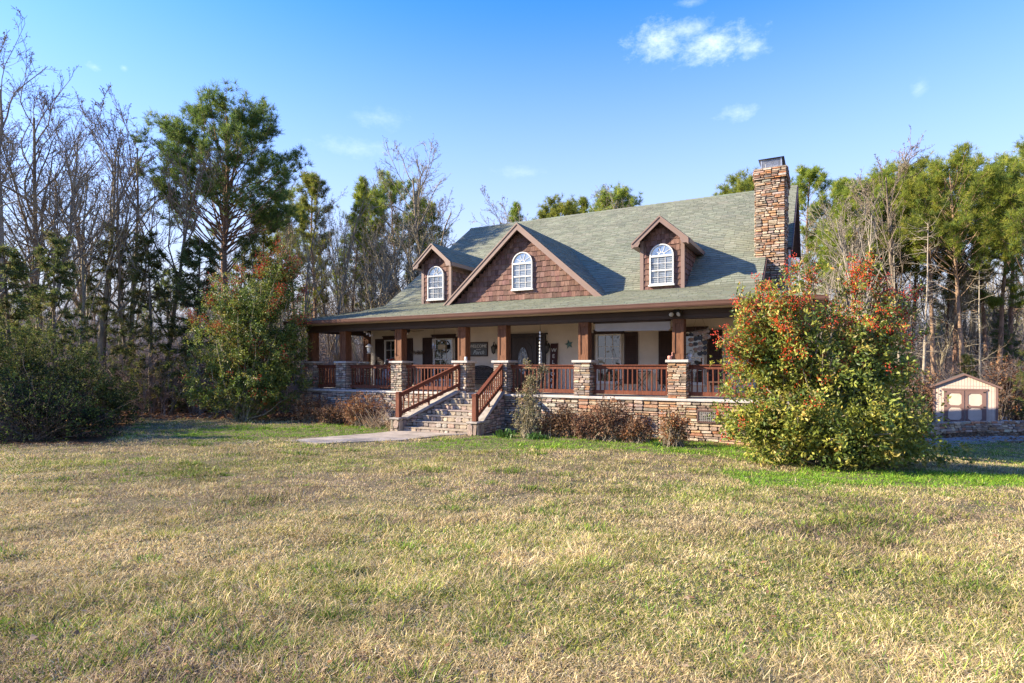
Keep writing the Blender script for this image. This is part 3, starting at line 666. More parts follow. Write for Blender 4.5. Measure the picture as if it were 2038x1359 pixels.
# wall lanterns
def lantern(u, label):
    t = pt('wall_lantern', label, 'lantern', u, VW-.026, 2.42, 'wall lanterns beside the front door')
    m = MB(); m.lathe([(.0,-.012),(.06,-.012),(.06,.0),(.04,.012),(0,.012)], 12); o = m.build('back_plate', M['black'], t); o.rotation_euler = (R(90),0,0); o.location = (0,-.012,.16); o.scale = (.8,1.6,1)
    m = MB(); a = [(0,-.02,.16),(0,-.07,.27),(0,-.13,.33),(0,-.18,.30),(0,-.18,.24)]; m.tube(a, .011, 6); m.tube([(0,-.02,.10),(0,-.06,.02),(0,-.12,-.03)], .008, 6); m.build('bracket', M['black'], t, smooth=True)
    m = MB(); o_ = (0,-.18,0)
    m.lathe([(.0,.255),(.02,.24),(.03,.215),(.085,.17),(.105,.155),(.105,.145),(.0,.145)], 8, o=o_); m.lathe([(0,-.12),(.02,-.11),(.03,-.09),(.06,-.07),(.07,-.055),(0,-.055)], 8, o=o_)
    for i in range(8):
        a = 2*math.pi*i/8; m.bar((.062*math.cos(a),-.18+.062*math.sin(a),-.056),(.095*math.cos(a),-.18+.095*math.sin(a),.146), .009, .009)
    c = m.build('cage', M['black'], t)
    m = MB(); m.lathe([(0,-.054),(.055,-.054),(.086,.143),(0,.143)], 8, o=o_); m.build('lantern_glass', mat('lantern_glass', (.10,.10,.095), .08, .8), t)
lantern(-7.10, 'black wall lantern left of the front door beside the welcome sign'); lantern(-4.98, 'black wall lantern right of the front door above the plank sign')
# small blue-green ornament
t = pt('wall_ornament', 'small blue green metal star ornament on the beige wall right of the plank sign', 'ornament', -4.22, VW-.03, 2.62)
m = MB(); 
for k in range(5):
    a = R(90+72*k+12); b1_, b2_ = a-R(36), a+R(36); p = lambda r_, x, y=0: (r_*math.cos(x), y, r_*math.sin(x))
    m.add([(0,-.05,0), p(.17, a, -.008), p(.07, b1_, -.01), p(.07, b2_, -.01), (0,0,0)], [(0,2,1),(0,1,3),(4,1,2),(4,3,1)])
m.build('star', mat('verdigris_metal', (.12,.24,.25), .5, metal=.4, noise=(9,.6,1.3)), t)
# wicker bench
t = pt('wicker_bench', 'dark wicker bench with curved back standing on the porch above the steps', 'bench', -7.62, 2.0, 1.0)
wick = mat('dark_wicker', (.045,.038,.036), .6, .3)
def arc(x): return .88-.22*abs(x/.62)**2.6
m = MB(); 
xs = np.linspace(-.6, .6, 13); m.tube([(x, .22, arc(x)) for x in xs], .022, 6); m.tube([(x, .20, arc(x)-.07) for x in xs], .012, 6)
for i in range(44):
    x = -.58+1.16*i/43
    m.bar((x, .20, .42), (min(.59, x+.14), .215, arc(min(.59, x+.14))-.01), .008, .008); m.bar((x, .207, .42), (max(-.59, x-.14), .222, arc(max(-.59, x-.14))-.01), .008, .008)
for z in (.46, .54, .62): m.bar((-.58, .212, z), (.58, .212, z), .01, .012)
m.build('backrest', wick, t)
m = MB(); m.box(-.6, .6, -.30, .20, .38, .42)
for i in range(40): x = -.6+1.2*i/39; m.bar((x, -.31, .24), (min(.6, x+.08), -.31, .40), .008, .008); m.bar((x, -.314, .24), (max(-.6, x-.08), -.314, .40), .008, .008)
m.tube([(-.6,-.31,.41),(.6,-.31,.41)], .018, 6); m.tube([(-.6,-.31,.23),(.6,-.31,.23)], .012, 6); m.build('seat', wick, t)
for sx in (-1, 1):
    m = MB(); m.tube([(sx*.6,.22,.66),(sx*.64,.05,.66),(sx*.64,-.2,.62),(sx*.62,-.31,.42)], .022, 6)
    for k in range(7): y = -.25+.07*k; m.bar((sx*.61, y, .4), (sx*.635, y, .63), .01, .01)
    m.build('armrest', wick, t)
    for y in (-.28, .2): m = MB(); m.tube([(sx*.57, y, .003), (sx*.58, y, .40)], .022, 6); m.build('leg', wick, t)
# hooded outdoor chair with cushions
t = pt('hooded_chair', 'grey hooded wicker chair with pale cushions behind the railing left of the steps', 'chair', -11.0, 1.35, 1.0)
gw = mat('grey_wicker', (.15,.145,.145), .75, .2, noise=(30,.6,1.3), bump=(50,.5,.01))
m = MB(); n = 14; rows = 8
for i in range(n+1):
    for j in range(rows+1):
        a = math.pi*i/n; b_ = R(88)*j/rows
        m.v.append((.75*math.cos(a)*math.cos(b_*.55), .1+.42*math.sin(b_)-.05, .28+.95*math.sin(a)*(.45+.55*math.cos(b_)) ))
for i in range(n):
    for j in range(rows): q = [i*(rows+1)+j, i*(rows+1)+j+1, (i+1)*(rows+1)+j+1, (i+1)*(rows+1)+j]; m.f.append(q); m.c.append(W1)
ho = m.build('hood', gw, t, smooth=True); sm = ho.modifiers.new('thick', 'SOLIDIFY'); sm.thickness = .03
m = MB(); m.lathe([(.0,.1),(.66,.1),(.72,.2),(.72,.34),(.66,.38),(0,.38)], 18); m.build('base', gw, t, smooth=True)
for k in range(4): m = MB(); a = R(45+90*k); m.tube([(.5*math.cos(a),.5*math.sin(a),.003),(.5*math.cos(a),.5*math.sin(a),.1)], .03, 6); m.build('leg', M['black'], t)
def cushion(x, y, z, w, h, d, mt, nm='cushion'):
    m = MB(); m.box(-w/2, w/2, -d/2, d/2, -h/2, h/2); o = m.build(nm, mt, None, smooth=True); s = o.modifiers.new('s', 'SUBSURF'); s.levels = s.render_levels = 3
    return o
paleCush = mat('pale_patterned_cushion', (.42,.36,.33), .9, noise=(14,.35,1.7,2)); darkCush = mat('brown_cushion', (.12,.08,.07), .9, noise=(10,.6,1.4))
for x, mt, lb in ((-.28, paleCush, 'pale patterned cushion on the left of the hooded chair seat'), (.20, darkCush, 'brown cushion on the right of the hooded chair seat')):
    o = cushion(0, 0, 0, .5, .46, .2, mt, 'seat_cushion'); p = hw(-11.0+x, 1.25, 1.58); o.location = p; o.rotation_euler = (R(-14), R(8*x), -TH); tag(o, lb, 'cushion')
o = cushion(0, 0, 0, 1.2, .16, 1.0, paleCush, 'seat_pad'); o.location = hw(-11.0, 1.3, 1.42); o.rotation_euler = (0,0,-TH); tag(o, 'pale flat seat pad lying in the hooded chair', 'seat pad')
# plant pot left of the hooded chair (dry plant on the rail line)
t = pt('dried_plant', 'pale orange dried plant in a pot at the far left end of the porch', 'plant', -13.2, .75, 1.0)
m = MB(); m.lathe([(0,.002),(.13,.002),(.19,.32),(.20,.34),(.17,.34),(.16,.30),(0,.30)], 14); m.build('pot', mat('clay_pot', (.25,.12,.07), .8), t, smooth=True)
m = MB()
for k in range(60):
    a = random.uniform(0, 6.28); s = random.uniform(.05, .3); h_ = random.uniform(.6, 1.15); m.tube([(0,0,.3),(s*.5*math.cos(a),s*.5*math.sin(a),.3+h_*.5),(s*math.cos(a),s*math.sin(a),.3+h_)], [.006,.006,.012], 4, jit((.55,.36,.17), .3))
m.build('stems', M['dry'], t)
# garland twisted round the end post of the railing
t = pt('autumn_garland', 'red and orange leaf garland wound around a rail end beside the second stone pillar', 'garland', -10.15, .14, 1.0)
m = MB(); m.tube([(.05*math.cos(k*.9), .05*math.sin(k*.9), .12+k*.045) for k in range(22)], .02, 5, (.16,.07,.03))
for k in range(260):
    z = random.uniform(.05, 1.12); a = random.uniform(0, 6.28); r_ = random.uniform(.04, .12); p = np.array((r_*math.cos(a), r_*math.sin(a), z)); d1 = np.array((random.gauss(0,1),random.gauss(0,1),random.gauss(0,1))); d1 /= np.linalg.norm(d1); d2 = np.cross(d1, (.3,.5,.8)); d2 /= np.linalg.norm(d2)
    s = random.uniform(.02, .04); m.add([p-d1*s, p+d2*s*.6, p+d1*s, p-d2*s*.6], [(0,1,2,3)], random.choice([(.34,.05,.025),(.42,.13,.03),(.25,.03,.02),(.36,.18,.10)]))
m.build('garland_leaves', M['dry'], t)
# hanging things
def chime(u, v, ztop, drop, tl, label, tubes_=5, mt=None, r0=.055):
    t = pt('wind_chime', label, 'wind chime', u, v, ztop)
    m = MB(); m.tube([(0,0,0),(0,0,-drop)], .004, 4); m.lathe([(0,-drop-.02),(r0*1.25,-drop-.02),(r0*1.25,-drop),(0,-drop)], 12)
    m.build('top_disc', M['shutter'], t)
    for k in range(tubes_):
        a = 2*math.pi*k/tubes_; x, y = r0*math.cos(a), r0*math.sin(a); m = MB(); m.tube([(x,y,-drop-.02),(x,y,-drop-.08)], .002, 3); m.tube([(x,y,-drop-.08),(x,y,-drop-.08-tl*(1-.06*k))], .012, 8); m.build('chime_tube', mt or M['galv'], t, smooth=True)
    m = MB(); m.tube([(0,0,-drop-.02),(0,0,-drop-.12-tl)], .002, 3); m.lathe([(0,-drop-.32-tl*.4),(.03,-drop-.32-tl*.4),(.03,-drop-.34-tl*.4),(0,-drop-.34-tl*.4)], 10); m.build('striker', M['shutter'], t)
chime(-8.55, .55, 3.42, .52, .42, 'silver tube wind chime hanging left of the third pillar before the framed window')
chime(2.05, .45, 3.42, .95, .85, 'dark green long tube wind chime hanging beside the red berried holly', 6, mat('green_tubes', (.14,.20,.16), .35, metal=.5))
t = pt('hanging_feeder', 'white lantern shaped bird feeder hanging with metal butterflies near the left wall corner', 'bird feeder', -11.35, .35, 3.42)
m = MB(); m.tube([(0,0,0),(0,0,-.72)], .005, 4)
wm_ = mat('rusty_pale_metal', (.45,.36,.30), .5, metal=.3)
m.build('hanger', M['black'], t)
for k, (x, z) in enumerate(((-.14,-.28),(.1,-.2),(.14,-.42),(-.03,-.36))):
    m = MB(); m.add([(x,-.01,z),(x-.1,-.03,z+.07),(x-.08,-.03,z-.05),(x+.1,-.03,z+.06),(x+.07,-.03,z-.05),(x,.0,z)], [(0,1,2),(0,4,3),(5,2,1),(5,3,4)]); m.bar((x,-.01,z-.05),(0,0,z-.03),.006,.006); m.build('butterfly', wm_, t)
m = MB(); m.lathe([(0,-.72),(.05,-.74),(.13,-.82),(.13,-.84),(0,-.84)], 8); m.lathe([(0,-1.10),(.08,-1.09),(.10,-1.07),(.03,-1.06),(0,-1.05)], 8); m.build('feeder_roof', mat('cream_metal', (.55,.50,.42), .5), t)
m = MB(); m.lathe([(.0,-1.05),(.06,-1.05),(.085,-.841),(0,-.841)], 8); m.build('feeder_glass', mat('pale_glass', (.6,.58,.5), .2, .6), t)
t = pt('rain_chain', 'white beaded rain chain hanging in front of the front door', 'rain chain', -4.32, .28, 3.42)
m = MB(); m.tube([(0,0,0),(.01,0,-.45)], .006, 4); m.build('hook', M['black'], t)
for k in range(13):
    z = -.5-.105*k; m = MB(); m.lathe([(0,z-.045),(.022,z-.035),(.036-.001*k,z),(.022,z+.035),(0,z+.045)], 8); m.build('bead', mat('white_beads', (.72,.72,.68), .3) if k == 0 else bpy.data.materials['white_beads'], t, smooth=True)
t = pt('stone_chime', 'wind chime of flat brown agate discs hanging beside the rightmost visible pillar', 'wind chime', .42, .55, 3.42)
m = MB(); m.bar((-.26,0,-.60),(.26,0,-.52),.025,.025); m.tube([(0,0,0),(-.2,0,-.58)],.003,3); m.tube([(0,0,0),(.2,0,-.53)],.003,3); m.build('driftwood_bar', M['darkbark'], t)
ag = [mat('brown_agate', (.30,.17,.10), .35, noise=(16,.5,1.5)), mat('tan_agate', (.30,.21,.15), .35, noise=(16,.5,1.4)), mat('black_agate', (.03,.025,.025), .3)]
for j, x in enumerate((-.22,-.10,.02,.14,.22)):
    for k in range((3,4,5,5,2)[j]):
        z = -.66-.145*k+.02*j; r_ = random.uniform(.055,.085); n = 12; ph = random.uniform(0,6)
        m = MB(); m.prism([(x+r_*(1+.12*math.sin(3*a+ph))*math.cos(a), z+r_*.8*(1+.1*math.cos(2*a+ph))*math.sin(a)) for a in np.arange(n)*2*math.pi/n], 'y', -.01+.015*j, .005+.015*j)
        m.tube([(x,.0+.015*j,z),(x,.0+.015*j,z+.15)],.0025,3); m.build('agate_disc', random.choice(ag), t)
# rolled sun shade between the pillars
t = pt('rolled_shade', 'beige fabric sun shade rolled half down between the two right pillars', 'sun shade', -1.43, .20, 3.17)
m = MB(); m.prism([(-1.06,-.24),(-1.0,-.27),(1.08,-.30),(1.14,-.26),(1.14,0),(-1.06,0)], 'y', -.012, .0); m.build('fabric', mat('beige_canvas', (.36,.315,.27), .9, noise=(3,.9,1.08)), t)
m = MB(); m.tube([(-1.10,.0,-.02),(1.16,.0,-.02)], .035, 10); m.build('roller', M['beam'], t, smooth=True)
# flood light on the gutter
t = pt('flood_light', 'black twin flood light fixed under the gutter above the right pillar', 'flood light', -.08, -.02, 3.38)
m = MB(); m.box(-.07,.07,0,.10,-.06,.05); m.build('junction_box', M['black'], t, bevel=.01)
for sx, a in ((-1, 18), (1, -30)):
    m = MB(); m.lathe([(0,-.06),(.035,-.06),(.045,-.01),(.075,.07),(.08,.10),(.07,.105),(0,.095)], 14); o = m.build('lamp_head', M['black'], t, smooth=True); o.location = (sx*.13,-.05,-.06); o.rotation_euler = (R(115),0,R(a)); 
    m = MB(); m.lathe([(0,.106),(.065,.106),(.05,.115),(0,.118)], 14); l = m.build('lens', mat('lamp_lens',(.5,.5,.48),.1,.7) if sx<0 else bpy.data.materials['lamp_lens'], o, smooth=True)
# bistro set behind the right railing
def fold_chair(u, v, rz, label):
    t = pt('folding_chair', label, 'chair', u, v, 1.0, 'folding bistro chairs on the porch'); t.rotation_euler.z = -TH+rz
    m = MB()
    for k in range(5): m.box(-.19,.19,-.19+.08*k,-.13+.08*k,.44,.455)
    m.build('seat', M['black'], t); m = MB()
    for k in range(3): m.box(-.2,.2,.245+.01*k,.26+.01*k,.62+.09*k,.67+.09*k)
    m.build('backrest', M['black'], t)
    for sx in (-1,1):
        m = MB(); m.bar((sx*.2,-.22,.003),(sx*.2,.26,.84),.02,.02); m.build('leg', M['black'], t); m = MB(); m.bar((sx*.175,.22,.003),(sx*.175,-.18,.45),.02,.02); m.build('leg', M['black'], t)
fold_chair(-2.35, 1.9, R(90), 'black folding chair left of the bistro table'); fold_chair(-.85, 1.9, R(-90), 'black folding chair right of the bistro table')
t = pt('bistro_table', 'small black folding table with crossed legs between two folding chairs', 'table', -1.6, 1.9, 1.0)
m = MB(); m.lathe([(0,.70),(.34,.70),(.345,.71),(.34,.722),(0,.722)], 24); m.build('tabletop', M['black'], t)
for sy in (-1,1):
    for sx in (-1,1): m = MB(); m.bar((sx*.28,sy*.2+.011*sx,.003),(-sx*.26,sy*.2+.011*sx,.699),.02,.02); m.build('leg', M['black'], t)
def side_chair(u, v, label):
    t = pt('porch_chair', label, 'chair', u, v, 1.0); m = MB(); m.box(-.25,.25,-.25,.25,.40,.44); m.build('seat', M['trim'], t); m = MB()
    for k in range(6): m.box(-.22+.08*k,-.18+.08*k,.22,.25,.44,.85)
    m.box(-.25,.25,.21,.26,.851,.92); m.build('backrest', M['trim'], t)
    for sx in (-1,1):
        for sy in (-1,1): m = MB(); m.box(*sorted((sx*.25,sx*.20)),*sorted((sy*.25,sy*.20)),.003,.399); m.build('leg', M['trim'], t)
        m = MB(); m.box(*sorted((sx*.26,sx*.20)),-.27,.24,.60,.635); m.build('armrest', M['trim'], t)
side_chair(.75, 1.7, 'brown slatted armchair behind the railing beside the red berried holly')
# things on the wall and on the pillar caps
t = pt('wreath_sign', 'cream plaque on a dark oval wreath hung before the framed window', 'wreath', -9.38, VW-.16, 2.62)
m = MB()
for i in range(26):
    a = 2*math.pi*i/26; m.tube([(.17*math.cos(a)*1.05, random.uniform(-.02,.02), .21*math.sin(a)), (.20*math.cos(a+.3), random.uniform(-.02,.02), .23*math.sin(a+.3)), (.18*math.cos(a+.6), 0, .2*math.sin(a+.6))], .018, 4)
m.build('wreath', M['darkbark'], t)
m = MB(); m.prism([(-.17,-.09),(-.13,-.11),(.13,-.11),(.17,-.09),(.17,.05),(.13,.08),(-.13,.08),(-.17,.05)], 'y', -.06, -.03); m.build('plaque', mat('cream_plaque', (.55,.46,.33), .7, noise=(7,.8,1.1)), t)
t = pt('wall_shelf', 'dark twig garland shelf on the wall between the two left windows', 'shelf', -10.62, VW-.05, 2.40)
m = MB(); m.box(-.28,.28,-.10,.02,-.03,.0)
for k in range(70): x = random.uniform(-.33,.33); m.bar((x,-.05,.02),(x+random.uniform(-.1,.1),-.05+random.uniform(-.07,.05),.02+random.uniform(-.10,.08)),.010,.010)
m.build('shelf', M['darkbark'], t)
t = pt('glass_jar', 'small white candle jar standing on the pillar cap left of the steps', 'jar', -6.93, .08, 2.055); m = MB(); m.lathe([(0,.001),(.045,.001),(.05,.02),(.05,.10),(.038,.115),(.038,.13),(0,.13)], 14); m.build('jar', mat('white_jar', (.62,.62,.60), .2, .6), t, smooth=True)
t = pt('clay_bird_pot', 'small pink clay bird pot standing on the right pillar cap', 'pot', -.27, .06, 2.055)
m = MB(); m.lathe([(0,.001),(.05,.001),(.065,.05),(.06,.10),(.05,.11),(.0,.10)], 12); m.build('pot', mat('pink_clay', (.52,.24,.19), .7), t, smooth=True); m = MB(); m.tube([(.05,0,.08),(.07,0,.13),(.06,0,.18),(.08,0,.20)], [.02,.014,.012,.022], 7); m.build('bird', bpy.data.materials['pink_clay'], t, smooth=True)
t = pt('white_globe', 'small white globe lamp on the back corner of the right pillar cap', 'lamp', .18, .48, 2.055); m = MB(); m.lathe([(0,.001),(.04,.001),(.045,.03),(.03,.04),(.06,.06),(.078,.10),(.06,.15),(.03,.172),(0,.175)], 14); m.build('globe', mat('white_globe', (.75,.74,.70), .3), t, smooth=True)
# ceiling fan
t = pt('ceiling_fan', 'dark ceiling fan hanging under the porch roof near the left windows', 'ceiling fan', -10.2, 1.15, 3.42)
m = MB(); m.tube([(0,0,0),(0,0,-.16)], .02, 8); m.lathe([(0,-.16),(.09,-.17),(.11,-.22),(.09,-.28),(.05,-.30),(0,-.30)], 14); m.build('motor', M['black'], t, smooth=True)
for k in range(5):
    a = 2*math.pi*k/5+.3; c_, s_ = math.cos(a), math.sin(a); m = MB(); p = lambda r_, w_, z_: (r_*c_-w_*s_, r_*s_+w_*c_, z_)
    m.hexa([p(.12,-.03,-.245),p(.62,-.075,-.25),p(.62,.075,-.235),p(.12,.03,-.235),p(.12,-.03,-.235),p(.62,-.075,-.24),p(.62,.075,-.225),p(.12,.03,-.225)]); m.build('fan_blade', M['shutter'], t)
m = MB(); m.lathe([(0,-.40),(.05,-.39),(.07,-.35),(.05,-.301),(0,-.301)], 12); m.build('lamp_shade', mat('frosted_shade', (.6,.56,.5), .4), t, smooth=True)
# ---- little things on the porch floor by the plank
for u, lb, c_ in ((-5.25, 'small dark planter on the porch floor left of the plank sign', (.03,.03,.032)), (-4.98, 'white and blue figurine on the porch floor near the plank sign', (.55,.58,.62))):
    t = pt('planter' if c_[0] < .1 else 'figurine', lb, 'planter' if c_[0] < .1 else 'figurine', u, .9, 1.0); m = MB()
    if c_[0] < .1: m.lathe([(0,.002),(.11,.002),(.15,.24),(.16,.26),(.13,.26),(0,.22)], 14)
    else: m.lathe([(0,.002),(.07,.002),(.08,.06),(.05,.14),(.06,.18),(.03,.21),(.045,.25),(.02,.29),(0,.29)], 12)
    m.build('body', mat('ceramic_%d' % int(c_[0]*100), c_, .4), t, smooth=True)
# ================================================================== SHED, STONE WALL, DRIVE
SX, SY = at(1920, 29.0); SZ = g1(SX, SY)-.05
shed = thing('garden_shed', 'small beige wooden shed with brown trimmed double doors at the wood edge', 'shed', (SX, SY, SZ), R(-35))
sp = mat('shed_siding', (.54,.44,.355), .65, .2, noise=(2.5,.85,1.06)); st_ = mat('shed_trim', (.19,.115,.095), .6, .25, noise=(4,.85,1.1))
hw_, hs, hp, dp = 1.28, 2.1, 2.70, 1.3
m = MB(); m.box(-hw_, hw_, .012, dp, 0, hs); m.prism([(-hw_,hs),(hw_,hs),(0,hp)], 'y', .012, dp)
gl = lambda x: hs+(hp-hs)*(1-abs(x)/hw_)
nb = 22
for i in range(nb):
    x0 = -hw_+2*hw_*i/nb; x1 = x0+2*hw_/nb-.012; m.prism([(x0,0),(x1,0),(x1,hs-.012),(x0,hs-.012)], 'y', -.006, .0119)
    m.prism([(x0,hs+.012),(x1,hs+.012),(x1,max(hs+.013,gl(x1)-.02)),(x0,max(hs+.013,gl(x0)-.02))], 'y', -.006, .0119)
m.build('wall', sp, shed)
r_ = MB()
for sg in (-1, 1):
    q = lambda x, dz: (sg*x, hp-(hp-hs)/hw_*x+dz)
    r_.prism([q(0,.0),q(hw_+.14,.0),q(hw_+.14,.05),q(0,.05)], 'y', -.10, dp+.1)
ro = r_.build('roof', mat('shed_shingle', (.10,.085,.075), .9, noise=(9,.7,1.2)), shed)
m = MB()
for sg in (-1, 1):
    q = lambda x, dz: (sg*x, hp-(hp-hs)/hw_*x+dz); m.prism([q(0,.04),q(hw_+.15,.04),q(hw_+.15,-.05),q(0,-.05)], 'y', -.125, -.1005)
m.build('rake_trim', st_, ro)
for sg in (-1, 1): m = MB(); m.box(*sorted((sg*(hw_+.01), sg*(hw_-.09))), -.03, -.0065, .0, hs-.03); m.build('corner_trim', st_, shed)
for sg in (-1, 1):
    d = MB(); x0, x1 = (.02, .84); z0, z1 = .30, 1.88; X_ = lambda x: sg*x
    d.box(*sorted((X_(x0), X_(x1))), -.028, -.0065, z0, z1); do_ = d.build('door', sp, shed)
    d = MB(); 
    for a, c in ((x0, x0+.11), (x1-.17, x1)): d.box(*sorted((X_(a), X_(c))), -.052, -.0285, z0, z1)
    zm = (z0+z1)/2
    for a, c in ((z0, z0+.10), (zm-.05, zm+.05), (z1-.13, z1)): d.box(*sorted((X_(x0+.1105), X_(x1-.1705))), -.052, -.0285, a, c)
    for (cx_, cz_, sx_, sz_) in [(a, c, e, f_) for a, e in ((x0+.111, 1), (x1-.171, -1)) for c, f_ in ((z0+.1005, 1), (zm-.0505, -1), (zm+.0505, 1), (z1-.1305, -1))]:
        tri = [(X_(cx_), cz_), (X_(cx_+sx_*.10), cz_), (X_(cx_), cz_+sz_*.10)]; d.prism(tri, 'y', -.051, -.0285)
    d.build('door_trim', st_, do_)
    if sg > 0:
        d = MB(); d.lathe([(0,0),(.03,0),(.035,.03),(0,.05)], 10); h = d.build('door_handle', M['black'], do_); h.location = (.1,-.053,zm); h.rotation_euler = (R(90),0,0)
    for z in (z0+.08, zm, z1-.07):
        d = MB(); d.box(*sorted((X_(x1-.12), X_(x1-.02))), -.060, -.0525, z-.03, z+.03); d.build('hinge', M['black'], do_)
m = MB(); m.box(-.91, .91, -.045, -.0066, 1.89, 1.98); m.build('door_header', st_, shed)
# stone retaining wall in front of the shed
rw = thing('retaining_wall', 'low dry stacked stone wall running in front of the shed', 'wall', (0,0,0), 0)
m = MB(); pts = [(17.6,25.4),(21.0,26.9),(24.5,27.3),(29.5,27.4),(36,27.2)]
for (xa, ya), (xb, yb) in zip(pts[:-1], pts[1:]):
    L_ = math.hypot(xb-xa, yb-ya); e = np.array(((xb-xa)/L_, (yb-ya)/L_, 0)); nn = np.array((e[1], -e[0], 0)); zb = min(g1(xa, ya), g1(xb, yb))-.35
    tp = lambda x: .46-.05*math.sin(x*1.7)
    stone_panel(m, (xa, ya, zb), e, Zx, nn, L_, .86, STONE_WARM, hm=.16, wm=.5, proud=(.02,.09)); 
    bk = np.array((-nn[0]*.35, -nn[1]*.35, 0)); A = np.array((xa,ya,zb)); B = np.array((xb,yb,zb)); up = np.array((0,0,.84))
    m.hexa([A,B,B+bk,A+bk,A+up,B+up,B+bk+up,A+bk+up], (.28,.24,.2))
m.build('stacked_stones', M['stone'], rw)
t = thing('metal_bucket', 'small grey metal watering can standing right of the shed', 'watering can', (*at(1999, 29.2), g1(*at(1999, 29.2))-.02), 0)
m = MB(); m.lathe([(0,.002),(.16,.002),(.17,.3),(.14,.36),(.0,.36)], 14); m.build('body', M['galv'], t, smooth=True); m = MB(); m.tube([(-.13,0,.34),(-.1,0,.5),(.1,0,.5),(.13,0,.34)], .015, 6); m.tube([(.15,0,.1),(.34,0,.36)], .025, 6); m.build('handle', M['galv'], t)
# ================================================================== GROUND, DRIVE, WALK
def ground_mesh():
    rs = np.concatenate([[0], np.geomspace(.8, 420, 150)]); th = np.linspace(0, 2*np.pi, 241)[:-1]
    rr, tt = np.meshgrid(rs[1:], th, indexing='ij'); x = np.concatenate([[0], (rr*np.sin(tt)).ravel()]); y = np.concatenate([[8], 8+(rr*np.cos(tt)).ravel()])
    z = gz(x, y); n = len(th); a = np.arange(n); b = (a+1) % n
    tri = np.stack([np.zeros(n, int), 1+b, 1+a], 1); k = np.arange(len(rs)-2)[:, None]*n+1
    q = np.stack([k+a, k+b, k+n+b, k+n+a], -1).reshape(-1, 4)
    return np.stack([x, y, z], 1), tri, q
def lawn_mix(x, y):
    """0 = lawn, 1 = leaf litter of the wood"""
    u, v = wh(x, y)
    left = np.clip((y-(21.6+.10*(x+9)+.9*(vnoise(x, y, 1.7)-.5)))/1.0, 0, 1)*(x < -4)
    left = np.maximum(left, np.clip((-9.6-(x-(y-14.5)*-.55))/.8, 0, 1)*np.clip((y-14.0)/.8, 0, 1))
    back = np.clip((v-13)/2, 0, 1)*(u > -20); rgt = np.clip((y-28.2)/1, 0, 1)*(x > 10)
    bed = (np.abs(v+.5) < .55)*(u > -14.6)*(u < 3)*.75
    return np.clip(np.maximum.reduce([left, back, rgt, bed]), 0, 1)
gv_, gt_, gq_ = ground_mesh()
gm_ = bpy.data.materials.new('lawn_soil'); gm_.use_nodes = True
def ground_nodes():
    N = gm_.node_tree.nodes; L = gm_.node_tree.links; b = N['Principled BSDF']; b.inputs['Roughness'].default_value = 1; b.inputs['Specular IOR Level'].default_value = .05
    t = N.new('ShaderNodeTexCoord'); a = N.new('ShaderNodeAttribute'); a.attribute_name = 'Col'
    def ns(s, d=6, r=.65): n = N.new('ShaderNodeTexNoise'); n.inputs['Scale'].default_value = s; n.inputs['Detail'].default_value = d; n.inputs['Roughness'].default_value = r; L.new(t.outputs['Object'], n.inputs['Vector']); return n.outputs['Fac']
    def ramp(f, c0, c1, p0=.35, p1=.65):
        r = N.new('ShaderNodeValToRGB'); r.color_ramp.elements[0].color = (*c0, 1); r.color_ramp.elements[1].color = (*c1, 1); r.color_ramp.elements[0].position = p0; r.color_ramp.elements[1].position = p1; L.new(f, r.inputs['Fac']); return r.outputs['Color']
    def mx(f, A, B): m = N.new('ShaderNodeMix'); m.data_type = 'RGBA'; L.new(f, m.inputs['Factor']); L.new(A, m.inputs['A']); L.new(B, m.inputs['B']); return m.outputs['Result']
    straw = ramp(ns(14), (.085,.062,.042), (.27,.21,.13)); green = ramp(ns(11), (.08,.075,.035), (.22,.19,.10))
    lawn = mx(ns(.55, 4), straw, green); leaf = ramp(ns(9, 8, .8), (.045,.024,.013), (.24,.125,.06), .38, .66)
    sep = N.new('ShaderNodeSeparateColor'); L.new(a.outputs['Color'], sep.inputs[0]); L.new(mx(sep.outputs[0], lawn, leaf), b.inputs['Base Color'])
    bp = N.new('ShaderNodeBump'); bp.inputs['Strength'].default_value = .8; bp.inputs['Distance'].default_value = .05; L.new(ns(22, 8), bp.inputs['Height']); L.new(bp.outputs['Normal'], b.inputs['Normal'])
ground_nodes()
cen = np.concatenate([gv_[gt_].mean(1), gv_[gq_].mean(1)]); lm = lawn_mix(cen[:, 0], cen[:, 1])
tag(mk('ground', gv_, [gt_, gq_], gm_, col=np.stack([lm]*3, 1), smooth=True), kind='structure')
def ribbon(name, left, right, m, dz=.012, nx=8, nseg=14):
    left = np.array(left, float); right = np.array(right, float)
    def rs(p): 
        d = np.concatenate([[0], np.cumsum(np.linalg.norm(np.diff(p, axis=0), axis=1))]); s = np.linspace(0, d[-1], nseg); return np.stack([np.interp(s, d, p[:, k]) for k in (0, 1)], 1)
    l, r = rs(left), rs(right); w = np.linspace(0, 1, nx); P = l[:, None]*(1-w)[None, :, None]+r[:, None]*w[None, :, None]; P = P.reshape(-1, 2)
    V_ = np.column_stack([P, gz(P[:, 0], P[:, 1])+dz]); k = np.arange(nseg-1)[:, None]*nx+np.arange(nx-1)[None]; q = np.stack([k, k+1, k+nx+1, k+nx], -1).reshape(-1, 4)
    lo = V_.copy(); lo[:, 2] -= .15; n0 = len(V_); rim = list(range(nx))+[i*nx+nx-1 for i in range(1, nseg)]+[(nseg-1)*nx+i for i in range(nx-2, -1, -1)]+[i*nx for i in range(nseg-2, 0, -1)]
    rq = np.array([[rim[i], rim[i-1], rim[i-1]+n0, rim[i]+n0] for i in range(len(rim))])
    return tag(mk(name, np.concatenate([V_, lo]), [q, rq], m, smooth=False), kind='structure')
conc = mat('walk_concrete', (.40,.335,.265), .9, .15, noise=(1.9,.55,1.2,9), bump=(30,.3,.006))
